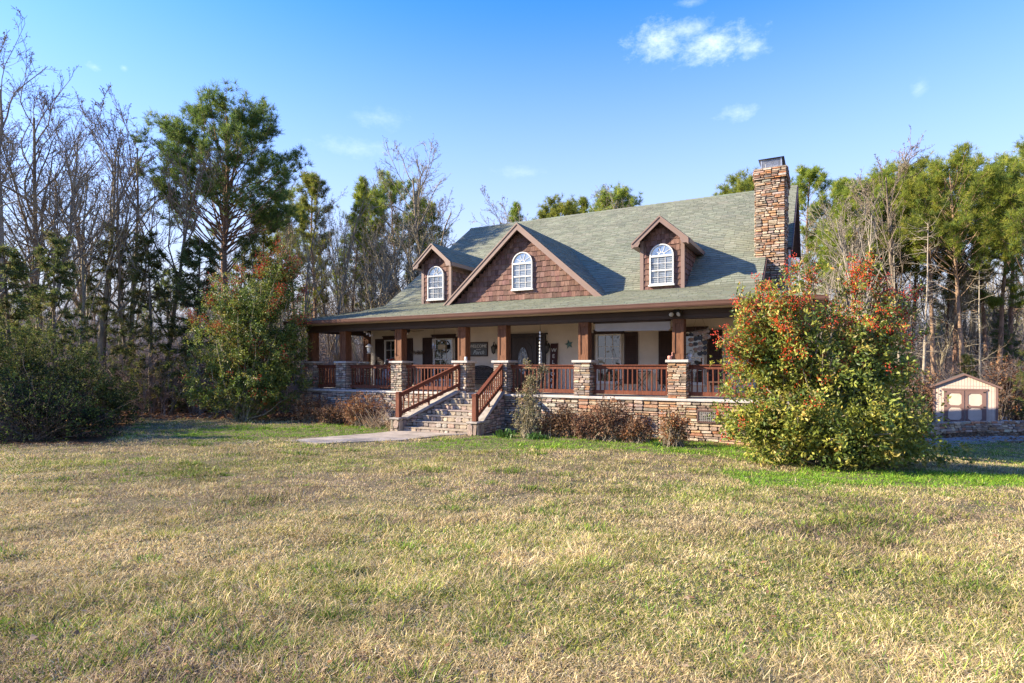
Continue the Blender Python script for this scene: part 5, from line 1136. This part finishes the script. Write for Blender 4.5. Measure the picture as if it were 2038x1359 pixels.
E_ = lambda x, y, z, rx, ry, rz_, w: (x-hx, y-hy, z-hz, rx, ry, rz_, w)
holly('red_berry_holly', 'huge spreading yellow green holly full of red berries at the right end of the porch', hx, hy,
 [E_(6.1,11.7,1.45,1.75,1.45,1.75,10), E_(5.5,11.9,2.4,.85,.85,1.2,4), E_(7.05,11.9,2.3,.9,.85,1.1,4), E_(5.1,11.3,.85,.95,.9,.95,4), E_(7.2,11.5,.8,.85,1.0,.95,4), E_(6.4,10.9,.55,1.4,.7,.62,4), E_(7.75,11.8,.3,.6,.6,.38,1), E_(8.6,11.9,.10,.75,.5,.30,1), E_(5.1,11.8,2.0,.65,.7,.7,2.4), E_(7.45,11.9,1.7,.6,.7,.85,2)],
 4700, HP, 230, (1.1, 3.6), [((4.9-hx,0,2.4),(4.65-hx,0,3.15)),((5.2-hx,.1,3.2),(4.95-hx,.1,3.75)),((5.6-hx,0,3.4),(5.7-hx,0,4.15)),((6.0-hx,.1,3.2),(6.15-hx,.1,3.95)),((7.1-hx,0,3.3),(7.25-hx,0,4.2)),((7.4-hx,0,3.1),(7.55-hx,0,3.75)),((6.9-hx,0,3.2),(6.85-hx,0,3.85)),((7.6-hx,0,2.3),(8.3-hx,0,2.6)),((4.5-hx,-.2,1.2),(4.2-hx,-.3,1.6)),((4.6-hx,-.2,.8),(4.15-hx,-.3,1.05)),((4.8-hx,0,2.1),(4.4-hx,0,2.55)),((7.9-hx,0,.4),(8.4-hx,.1,.25))], L_=.105, W_=.022, nleaf=9, per=22, r=.014, bsp=.055, seed=41, lump=2.0, shoots=64)
HL2 = np.array([(.14,.20,.035),(.19,.235,.04),(.095,.145,.03),(.25,.27,.05),(.075,.11,.028),(.26,.23,.05)])
lx, ly = at(487, 21.5); 
holly('berry_laden_holly', 'tall dark green holly with a reddish top at the left corner of the porch', lx, ly,
 [(0,0,2.4,2.05,1.8,2.2,9),(-.3,.1,1.3,2.1,1.7,1.1,5),(.75,0,3.9,1.35,1.2,1.6,4),(1.25,.2,5.2,.75,.7,1.1,2),(-.4,0,4.2,1.2,1.1,1.3,3),(1.3,-.1,1.6,1.2,1.1,1.2,3),(1.35,.2,3.2,.95,1,1.2,2.5),(-1.35,-.2,1.6,.8,.9,.9,2)],
 8200, HL2, 130, (3.6, 5.8), [((1.2,0,5.8),(1.4,0,6.7)),((1.5,0,5.2),(1.95,0,5.9)),((.8,0,5.3),(.6,0,6.2)),((.1,0,5.1),(-.2,0,5.9)),((1.7,.1,4.2),(2.2,.1,4.9)),((-.9,0,4.8),(-1.2,0,5.4))], L_=.085, W_=.02, nleaf=9, seed=43, per=14, r=.018, bsp=.08, lump=1.5, shoots=40)
def shrub(nm, label, cat, x, y, ell, n, nleaf, L_, W_, pal, m='dry', seed=1, stems=60, sr_=.008, bark='bark', group=None, lump=1.0, tall=0):
    g = np.random.default_rng(seed); z = g1(x, y); root = tag(empty(nm, (x, y, z), 0), label, cat, group)
    V_, Q, C, p = leaf_mass(g, ell, n, nleaf, L_, W_, np.array(pal), lump=lump, shell=.9); mk('leaves', V_, Q, M[m], root, C)
    B = stems_to(g, np.zeros(3), p[g.choice(len(p), min(stems, len(p)), replace=False)]*1.06, sr_, 5, .04); v3, q3 = tubes(B); mk('stems', v3, [q3], M[bark], root)
    return root
BRN = [(.18,.092,.052),(.24,.13,.075),(.135,.07,.042),(.28,.17,.10),(.10,.06,.04)]; ORG = [(.34,.15,.06),(.40,.20,.09),(.26,.11,.045),(.42,.25,.12)]; PALE = [(.30,.24,.13),(.24,.20,.10),(.38,.31,.18),(.19,.16,.08)]
def sh(px, Zd, *a, **k): return at(px, Zd)
for i, (px, Zd, w, h, pal, lb) in enumerate([(620, 20.9, .75, 1.0, BRN+ORG, 'low withered brown bush at the left foot of the porch wall'), (718, 19.4, .85, 1.15, ORG+BRN, 'rust orange withered hydrangea before the porch wall left of the steps'),
   (1127, 15.7, .50, .88, BRN, 'dark brown withered bush right of the tall pale shrub'), (1213, 15.0, .66, 1.12, BRN, 'largest dark brown withered bush before the right porch wall'), (1172, 15.2, .45, .75, BRN, 'small brown bush between the two dark brown withered bushes'), (1268, 14.6, .42, .7, BRN+ORG[:1], 'low brown bush left of the thin orange brown bush'), (1093, 15.9, .35, .7, BRN, 'brown bush touching the tall pale shrub'), (1342, 13.9, .36, 1.0, ORG+PALE[:2], 'thin orange brown withered bush beside the right foundation vent'), (660, 20.2, .6, .7, BRN, 'dark twiggy bush between two withered bushes left of the steps')]):
    x, y = at(px, Zd); shrub('dry_shrub', lb, 'dry shrub', x, y, [(0,0,h*.5,w,w*.8,h*.5,3),(-w*.4,0,h*.35,w*.6,w*.6,h*.35,1),(w*.4,0,h*.38,w*.55,w*.55,h*.38,1)], int(1050*w/.6), 5, .055, .02, pal, seed=50+i, stems=150, sr_=.009, lump=2.2, bark='bark')
x, y = at(1052, 15.9); shrub('tall_shrub', 'tall pale leaved half bare shrub growing up past the railing right of the steps', 'shrub', x, y, [(0,0,.45,.52,.45,.45,3),(.0,0,1.05,.36,.33,.40,2),(.08,0,1.55,.22,.2,.42,1.6),(-.05,0,1.85,.12,.12,.3,.6),(.36,0,1.85,.22,.08,.16,.5)], 1250, 5, .045, .016, PALE+[(.20,.21,.10)], seed=60, stems=90, sr_=.011)
for i, (px, Zd, lb) in enumerate([(785, 18.2, 'straw coloured dead stalks leaning at the left side of the steps'), (745, 18.6, 'pale dead grass clump beside the orange hydrangea')]):
    x, y = at(px, Zd); g = np.random.default_rng(70+i); B = []
    for k in range(70):
        a = g.uniform(0, 6.28); P, _ = path(g, np.array((g.normal(0,.18), g.normal(0,.15), -.02)), np.array((math.cos(a)*.6, math.sin(a)*.6, 1)), g.uniform(.4, 1.0), 4, .12, -.10); B.append((P, np.linspace(.006, .003, 5), 3))
    v3, q3 = tubes(B); o = mk('dead_stalks', v3, [q3], mat('straw_stalks_%d' % i, (.42,.31,.19), .9)); o.location = (x, y, g1(x, y)); tag(o, lb, 'dead plant')
for i, (px, Zd, s, lb) in enumerate([(1004, 15.75, 1.0, 'green bulb leaves against the right cheek wall of the steps'), (1062, 15.4, .8, 'green bulb leaves under the tall pale shrub'), (1083, 15.3, .55, 'smallest clump of green bulb leaves right of the tall shrub'), (1310, 13.9, .5, 'little green leaf clump left of the thin orange bush')]):
    x, y = at(px, Zd); g = np.random.default_rng(80+i); m = 90; a = g.uniform(0, 6.28, m); l = g.uniform(.2, .42, m)*s; d = np.stack([np.cos(a)*.5, np.sin(a)*.5, np.full(m, 1.)], 1)+g.normal(0, .15, (m, 3)); d /= np.linalg.norm(d, axis=1)[:, None]
    b = g.normal(0, .11*s, (m, 3)); b[:, 2] = 0; sd = np.cross(d, (0,0,1.)); sd /= np.linalg.norm(sd, axis=1)[:, None]; w = .013*s
    mid = b+d*(l*.6)[:, None]; tip = mid+(d*[1,1,.1])*(l*.5)[:, None]; V_ = np.stack([b-sd*w, b+sd*w, mid+sd*w, mid-sd*w, tip], 1).reshape(-1, 3); ii = np.arange(m)*5
    o = mk('bulb_leaves', V_, [np.stack([ii, ii+1, ii+2, ii+3], 1), np.stack([ii+3, ii+2, ii+4], 1)], M['leaf'], col=np.tile(np.array([(.07,.15,.03)]), (2*m, 1))*g.uniform(.7, 1.4, 2*m)[:, None]); o.location = (x, y, g1(x, y)); tag(o, lb, 'bulb plant')
# ---- left thicket
DK = [(.06,.085,.02),(.09,.115,.024),(.04,.06,.018),(.16,.165,.035),(.075,.07,.025)]; PUR = [(.034,.023,.019),(.02,.026,.012),(.024,.018,.015),(.027,.034,.013)]
x, y = at(75, 15.6); shrub('thicket', 'dense dark purple brown thicket along the left edge of the lawn', 'thicket', x, y, [(0,0,.8,1.3,1.5,1.0,3),(-1.3,.2,.9,1.3,1.5,1.2,3),(1.2,.3,.65,.9,1.2,.8,2),(-2.6,.3,1.0,1.3,1.6,1.3,2)], 5200, 5, .06, .02, PUR+DK[:2], 'dry', 61, 420, .011, 'darkbark', lump=2.2)
x, y = at(60, 18.2); shrub('privet', 'yellow green privet bush rising behind the dark thicket', 'bush', x, y, [(0,0,1.9,1.6,1.4,1.6,3),(1.4,.2,1.3,1.1,1.1,1.2,2),(-1.6,0,2.0,1.5,1.4,1.7,2)], 4200, 6, .065, .022, DK+[(.12,.12,.03),(.20,.19,.05)], 'dry', 62, 160, .012, 'darkbark', lump=2.2)
x, y = at(205, 19.6); shrub('privet', 'dark evergreen bush at the right end of the thicket', 'bush', x, y, [(0,0,1.1,1.0,1.0,1.2,3),(.5,.1,.7,.9,.9,.8,2)], 1700, 6, .065, .022, DK, 'dry', 63, 90, .012, 'darkbark', lump=2.2)
# ---- named trees: (proto, px, depth, scale, turn, label)
TREES = [
 ('b1','bare_tree',35,23.0,.90,.3,'tallest bare grey tree at the far left edge'),('b4','bare_tree',88,25.5,.80,2.2,'bare spreading tree second from the left edge'),('b2','bare_tree',205,26.5,1.0,1.0,'bare forked tree left of the big pine'),
 ('b3','bare_tree',255,28.5,1.0,4.0,'slender bare tree with upright limbs close to the big pine'),('b5','bare_tree',150,25.0,.95,3.3,'thin bare tree between the two bare trees on the left'),('b2','bare_tree',318,27.0,.85,5.0,'bare tree in front of the big pine trunk'),
 ('b3','bare_tree',-40,22.0,.95,1.0,'bare tree cut by the left edge'),('b4','bare_tree',-170,26.0,1.0,.4,None),
 ('p0','pine_tree',452,30.0,.945,.9,'tallest round crowned pine standing left of the house'),('p2','pine_tree',530,32.5,.70,2.0,'shorter pine at the right side of the big round crowned pine'),
 ('p2','pine_tree',632,37.5,.95,.4,'narrow pine left of the two tall pines behind the house'),('p4','pine_tree',698,38.0,1.13,1.9,'bright green pointed pine behind the left end of the house'),('p3','pine_tree',792,40.0,.93,.2,'round topped brownish pine left of the bare fan shaped tree'),
 ('b9','bare_tree',872,36.5,.98,3.9,'large fan shaped bare tree rising behind the left dormer'),('b6','bare_tree',760,34.5,.85,.6,'bare multi stemmed tree before the round topped pine'),('b5','bare_tree',590,30.5,.95,2.6,'slim bare tree between the big pine and the narrow pine'),('b5','bare_tree',665,33.0,.98,.9,'slim bare tree in front of the bright green pine'),
 ('b6','bare_tree',728,37.0,.86,2.2,'brown multi stemmed tree between the bright green pine and the round topped pine'),('b3','bare_tree',826,38.5,.93,1.2,'bare tree close to the left of the fan shaped bare tree'),('b2','bare_tree',915,40,.92,2.9,'bare tree right of the fan shaped bare tree'),('p2','pine_tree',748,42,.98,1.1,'pine peeping out between the bright green pine and the round topped pine'),('p1','pine_tree',590,41,.92,2.6,'pine right of the big round crowned pine'),('b3','bare_tree',565,34,.85,.7,'bare tree beside the cedar right of the big pine'),('b6','bare_tree',655,40,.95,3.1,'brown multi stemmed tree behind the narrow pine'),('p2','pine_tree',840,43,.95,4.1,'olive pine behind the fan shaped bare tree'),
 ('p5','pine_tree',1672,42,.93,3.0,'dense pine behind the pale bare tree right of the chimney'),('p3','pine_tree',1705,37.5,.80,1.7,'lower full pine between the chimney side and the slim pine'),('p5','pine_tree',1795,40,.98,.8,'dense pine behind the tall bare tree on the right'),('p3','pine_tree',1740,38.5,.92,4.4,'full pine between the pale bare tree and the tall bare tree'),('b7','bare_tree',1648,33.0,.93,1.4,'pale densely twigged bare tree right of the chimney'),('p2','pine_tree',1622,41.0,1.10,.3,'pine crown peeping over the gable right of the chimney'),('p1','pine_tree',1722,36.0,.92,1.2,'slim pine between the pale bare tree and the tall right pines'),
 ('b2','bare_tree',1792,34.5,1.05,2.9,'tall bare tree before the tall right pines'),('p3','pine_tree',1918,33.5,.93,.6,'grey trunked tall pine standing behind the shed'),('p1','pine_tree',1862,35.5,1.0,2.2,'red trunked pine left of the shed'),('p1','pine_tree',1896,38.5,1.05,4.4,'second red trunked pine behind the shed roof'),
 ('p3','pine_tree',2046,31.5,.92,3.7,'tall pine leaning over the right edge'),('p2','pine_tree',1985,36.5,1.02,3.0,'thin dark trunked pine right of the shed'),('p1','pine_tree',1812,39.0,.96,5.2,'pine half hidden by the tall bare tree on the right'),
 ('pd','dead_pine',1838,31.0,1.0,.5,'dead pine with bare horizontal branches left of the shed'),('pd','dead_pine',1790,33.0,.95,2.5,'dead pine of bare horizontal branches beside the tall bare tree'),('pd','dead_pine',1952,32.5,.8,4.0,'short dead pine right behind the shed'),
 ('p3','pine_tree',1965,37.5,.95,1.1,'broad crowned pine above the gap right of the shed'),('p1','pine_tree',1768,41.0,1.0,.2,'pine between the tall bare tree and the slim pine on the right'),('p2','pine_tree',1688,39.0,1.02,5.0,'pine behind the pale densely twigged bare tree'),('p1','pine_tree',2012,40.0,1.1,3.3,'pine behind the pine at the right edge'),
 ('p5','pine_tree',1248,52,1.10,.1,'dark round pine top above the middle of the roof ridge'),('p5','pine_tree',1098,53,1.03,2.8,'olive round pine top behind the brown twiggy tree top above the front gable'),('b7','bare_tree',1112,50,1.30,.6,'brown twiggy tree top above the front gable'),('p5','pine_tree',1470,48,1.08,2.2,'pine top touching the ridge left of the chimney'),('p4','pine_tree',1008,50,1.28,1.7,'small pine tip above the left end of the ridge'),('p4','pine_tree',1150,56,1.42,0,'pine tip beside the brown twiggy tree top'),
 ('c1','cedar',300,25.0,1.0,0,'dark cedar left of the tall reddish topped holly'),('c3','cedar',205,27.5,.95,1,'tall dark cedar behind the thicket end'),('c2','cedar',395,25.5,1.25,2,'dark cedar right behind the tall reddish topped holly'),('c1','cedar',110,22.5,.9,3,'dark cedar behind the yellow green privet'),('c3','cedar',520,29.0,.95,4,'cedar between the big pine and the holly'),('c2','cedar',20,20.8,1.0,5,'dark cedar at the left edge behind the thicket'),
 ('c2','cedar',1690,33.5,.85,1,'dark cedar behind the red berried holly'),('c2','cedar',1935,33.0,.6,2,'yellow green young cedar behind the shed'),('c1','cedar',2060,29.5,.7,3,'young cedar at the right edge beside the shed'),
 ('b8','sapling',1702,17.5,.62,0,'pale bare sapling rising behind the left top of the red berried holly'),('b8','sapling',1748,17.0,.60,2,'pale bare sapling rising behind the right top of the red berried holly'),
]
for key, nm, px, Zd, sc, rz, lb in TREES:
    if lb is None: lb = 'bare tree beyond the left edge'
    x, y = at(px, Zd); place(key, nm, lb, {'pine_tree':'pine','bare_tree':'tree','dead_pine':'dead tree','cedar':'cedar','sapling':'sapling'}[nm], x, y, rz, sc)
# orange leaved little trees beside the shed
for i, (px, Zd, h, pal, lb) in enumerate([(1998, 31.5, 3.6, ORG+BRN, 'young tree still holding orange brown leaves right of the shed'), (1830, 30.5, 3.0, BRN, 'brown leaved shrub left of the shed'), (2045, 33, 3.0, BRN, 'brown brush at the right edge behind the stone wall')]):
    x, y = at(px, Zd); shrub('beech_sapling', lb, 'young tree', x, y, [(0,0,h*.55,1.1,1.0,h*.45,3)], 520, 5, .11, .035, pal, seed=90+i, stems=70, sr_=.02)
# the wood behind: two repeated kinds of tree no one can tell apart
g = np.random.default_rng(77); n1 = 0
def in_house(x, y): u, v = wh(x, y); return -17 < u < 6 and -3 < v < 19
for k in range(330):
    Zd = g.uniform(36, 74); px = g.uniform(-160, 2200)
    if 640 < px < 1560 and g.random() < .55: Zd = g.uniform(48, 66)
    x, y = at(px, Zd)
    if in_house(x, y) or (px < 620 and g.random() < .45): continue
    left = px < 1000; top = (10.0 if left else 11.5)*g.uniform(.75, 1.1)
    if 950 < px < 1600: top = Zd*.165*g.uniform(.7, 1.0)
    if 470 < px <= 950: top *= 1.05
    if g.random() < (.86 if left else .55): place(str(g.choice(['b2','b3','b5','b6','b5'])), 'wood_tree', 'bare grey tree of the wood behind the house', 'tree', x, y, g.uniform(0, 6), top/13, 'bare trees of the wood')
    else: place(str(g.choice(['p1','p2','p4','c3','c1'])), 'wood_evergreen', 'evergreen tree of the wood behind the house', 'evergreen', x, y, g.uniform(0, 6), top/15, 'evergreens of the wood')
# trees of the wood left of the picture (they throw the shade over the left corner) and unseen ones added behind the viewer for the window reflections
for x, y, key, s in ((-29,25.5,'b2',.9),(-28,30,'b1',.9),(-17.2,15.3,'c2',.8),(-18.5,16.6,'c1',.62),(-20,13.4,'b5',.8),(-25,34,'b4',.9)):
    place(key, 'wood_tree', 'tree of the wood beyond the left edge', 'tree', x, y, x*1.7, s, 'trees beyond the left edge')
for x, y, key, s in [(-40+4.2*k+2*math.sin(k*3), -24-4*math.sin(k*2.1), ('b4','c3','b1','p3','c1','b6')[k % 6], .95+.1*math.sin(k)) for k in range(22)]:
    place(key, 'wood_tree', 'unseen tree added behind the viewer for the window reflections', 'tree', x, y, x, s, 'unseen trees added behind the viewer')
# ---- brush between the trunks: countless twigs and saplings
def brush(nm, label, n, xr, yr, h, mt, seed, cond):
    g = np.random.default_rng(seed); B = []
    for k in range(n):
        y = g.uniform(*yr); x = g.uniform(*xr)*y
        if not cond(x, y): continue
        z = g1(x, y); m = g.integers(3, 7)
        for s in range(m):
            P, d = path(g, np.array((x+g.normal(0,.12), y+g.normal(0,.12), z-.05)), np.array((g.normal(0,.3), g.normal(0,.3), 1)), g.uniform(.4, 1)*h, 3, .16, .02); B.append((P, np.linspace(.011, .006, 4), 3))
            for q in range(3):
                S, _ = path(g, P[1]+(P[3]-P[1])*g.random(), perp(g, d, .7), g.uniform(.2, .5)*h*.6, 2, .25, .05); B.append((S, np.array((.007,.006,.005)), 3))
    V_, Q = tubes(B); tag(mk(nm, V_, [Q], mt), label, 'undergrowth', kind='stuff')
out = lambda x, y: not (lambda u, v: -16 < u < 5 and -3 < v < 17)(*wh(x, y)) and lawn_mix(np.array([x]), np.array([y]))[0] > .8
brush('undergrowth', 'brown twiggy undergrowth filling the wood left of and behind the house', 2600, (-.98, -.1), (24, 55), 3.0, mat('brown_twigs', (.27,.20,.15), .9), 91, out)
brush('thin_saplings', 'thin grey saplings standing close together far back in the wood', 5200, (-1.0, 1.05), (42, 78), 8.0, mat('sapling_bark', (.30,.245,.20), .9), 95, lambda x, y: not in_house(x, y))
brush('undergrowth', 'brown twiggy undergrowth filling the wood right of the house', 2400, (.42, 1.0), (31, 54), 3.6, mat('grey_twigs', (.28,.215,.17), .9), 92, lambda x, y: not (abs(x-SX) < 2.6 and y < SY+5))
# withered leaf bushes of the undergrowth
def leafbrush(n, seed, xr, yr, pal, cond, lb, h=1.8):
    g = np.random.default_rng(seed); E2 = []
    while len(E2) < n:
        y = g.uniform(*yr); x = g.uniform(*xr)*y
        if cond(x, y): s = g.uniform(.5, 1.3); E2.append((x, y, g1(x, y)+s*h*.45, s, s, s*h*.55, s))
    V_, Q, C, p = leaf_mass(g, E2, n*130, 3, .10, .035, np.array(pal), shell=.9, zmin=-9); tag(mk('undergrowth', V_, Q, M['dry'], col=C), lb, 'undergrowth', kind='stuff')
leafbrush(60, 93, (-.98, -.1), (25, 48), [(.24,.13,.075),(.30,.18,.11),(.13,.14,.05),(.16,.15,.06),(.34,.24,.15)], out, 'brown and dull green leafy undergrowth of the left wood')
leafbrush(80, 94, (.5, 1.0), (31.5, 46), BRN+ORG[:2]+[(.08,.085,.03),(.20,.15,.10)], lambda x, y: not (abs(x-SX) < 2.6 and y < SY+5), 'brown leafy undergrowth of the right wood')
# ================================================================== LIGHT, SKY, CAMERA
SUN_DIR = np.array([-1.0, -.04, .50]); SUN_DIR /= np.linalg.norm(SUN_DIR)     # toward the sun
ELEV = math.asin(SUN_DIR[2]); AZ = math.atan2(SUN_DIR[0], SUN_DIR[1])
sun = bpy.data.lights.new('sun', 'SUN'); sun.energy = 3.6; sun.angle = R(.5); sun.color = (1.0, .87, .67)
so = bpy.data.objects.new('sun', sun); COL.objects.link(so); so.rotation_euler = Vector(SUN_DIR).to_track_quat('Z', 'Y').to_euler(); so.location = (-30, 10, 30)
world = bpy.data.worlds.new('World'); scene.world = world; world.use_nodes = True
N = world.node_tree.nodes; L = world.node_tree.links; bg = N['Background']; bg.inputs['Strength'].default_value = .13
sky = N.new('ShaderNodeTexSky'); sky.sky_type = 'NISHITA'; sky.sun_disc = False; sky.sun_elevation = ELEV; sky.sun_rotation = AZ % (2*math.pi)
sky.air_density = 1.0; sky.dust_density = .45; sky.ozone_density = 6.0; sky.altitude = 200
tc = N.new('ShaderNodeTexCoord'); sep = N.new('ShaderNodeSeparateXYZ'); L.new(tc.outputs['Generated'], sep.inputs[0])
def math_(op, a, b=None, clamp=False):
    n = N.new('ShaderNodeMath'); n.operation = op; n.use_clamp = clamp
    for i, v in enumerate((a, b)):
        if v is None: continue
        if isinstance(v, (int, float)): n.inputs[i].default_value = v
        else: L.new(v, n.inputs[i])
    return n.outputs[0]
az = math_('ARCTAN2', sep.outputs[0], sep.outputs[1]); el = math_('ARCSINE', sep.outputs[2])
nz = N.new('ShaderNodeTexNoise'); nz.inputs['Scale'].default_value = 38; nz.inputs['Detail'].default_value = 9; nz.inputs['Roughness'].default_value = .70
mp = N.new('ShaderNodeMapping'); mp.inputs['Scale'].default_value = (1, 1, 1.7); L.new(tc.outputs['Generated'], mp.inputs['Vector']); L.new(mp.outputs['Vector'], nz.inputs['Vector'])
tot = None
for px, py, rx, ry, dens in ((1310,82,62,34,.8),(1420,88,84,34,.8),(1370,62,60,22,.5),(1490,96,40,16,.6),(1468,224,42,14,.42),(188,133,18,8,.45),(247,135,8,5,.3),(755,236,56,18,.2),(1832,173,18,18,.25),(720,295,95,18,.22),(1030,342,45,12,.2),(1370,5,40,8,.3)):
    dx, dz = (px-CX)/F, (HY-py)/F; a0 = math.atan2(dx, 1); e0 = math.atan2(dz, math.hypot(dx, 1)); ra = rx/F*math.cos(a0)**2; re = ry/F*math.cos(e0)
    u_ = math_('DIVIDE', math_('SUBTRACT', az, a0), ra); v_ = math_('DIVIDE', math_('SUBTRACT', el, e0), re)
    d_ = math_('SQRT', math_('ADD', math_('MULTIPLY', u_, u_), math_('MULTIPLY', v_, v_)))
    f = math_('SUBTRACT', math_('ADD', math_('MULTIPLY', math_('SUBTRACT', 1.35, d_), .50), math_('MULTIPLY', math_('SUBTRACT', nz.outputs['Fac'], .5), 1.5)), .08)
    f = math_('MULTIPLY', math_('POWER', math_('MAXIMUM', f, 0.0), 1.35), dens*.85, True); tot = f if tot is None else math_('MAXIMUM', tot, f)
hs = N.new('ShaderNodeHueSaturation'); hs.inputs['Saturation'].default_value = 1.2; hs.inputs['Hue'].default_value = .512; L.new(sky.outputs[0], hs.inputs['Color'])
hz = math_('POWER', math_('DIVIDE', math_('SUBTRACT', .57, el), .47, True), 1.3)
hm = N.new('ShaderNodeMix'); hm.data_type = 'RGBA'; L.new(hz, hm.inputs['Factor']); L.new(hs.outputs[0], hm.inputs['A']); hm.inputs['B'].default_value = (1.78, 1.88, 2.2, 1)
mxw = N.new('ShaderNodeMix'); mxw.data_type = 'RGBA'; L.new(tot, mxw.inputs['Factor']); L.new(hm.outputs['Result'], mxw.inputs['A']); mxw.inputs['B'].default_value = (4.2, 4.45, 4.9, 1); L.new(mxw.outputs['Result'], bg.inputs['Color'])
cam = bpy.data.cameras.new('camera'); co = bpy.data.objects.new('camera', cam); COL.objects.link(co); scene.camera = co
co.location = (0, 0, CAMZ); co.rotation_euler = (R(90), 0, 0); cam.sensor_width = 36; cam.lens = 36*F/2038; cam.shift_y = 47.5/2038; cam.clip_end = 2000; cam.clip_start = .05
vs = scene.view_settings; vs.view_transform = 'Standard'; vs.look = 'None'; vs.gamma = 1; vs.exposure = 1.95
scene.render.engine = 'CYCLES'; c = scene.cycles; c.max_bounces = 8; c.diffuse_bounces = 6; c.transmission_bounces = 3; c.transparent_max_bounces = 4; c.use_denoising = True; c.use_adaptive_sampling = False; c.denoiser = 'OPENIMAGEDENOISE'; c.denoising_input_passes = 'RGB_ALBEDO_NORMAL'; c.denoising_prefilter = 'NONE'; world.cycles.sampling_method = 'MANUAL'; world.cycles.sample_map_resolution = 1024; c.sample_clamp_indirect = 8
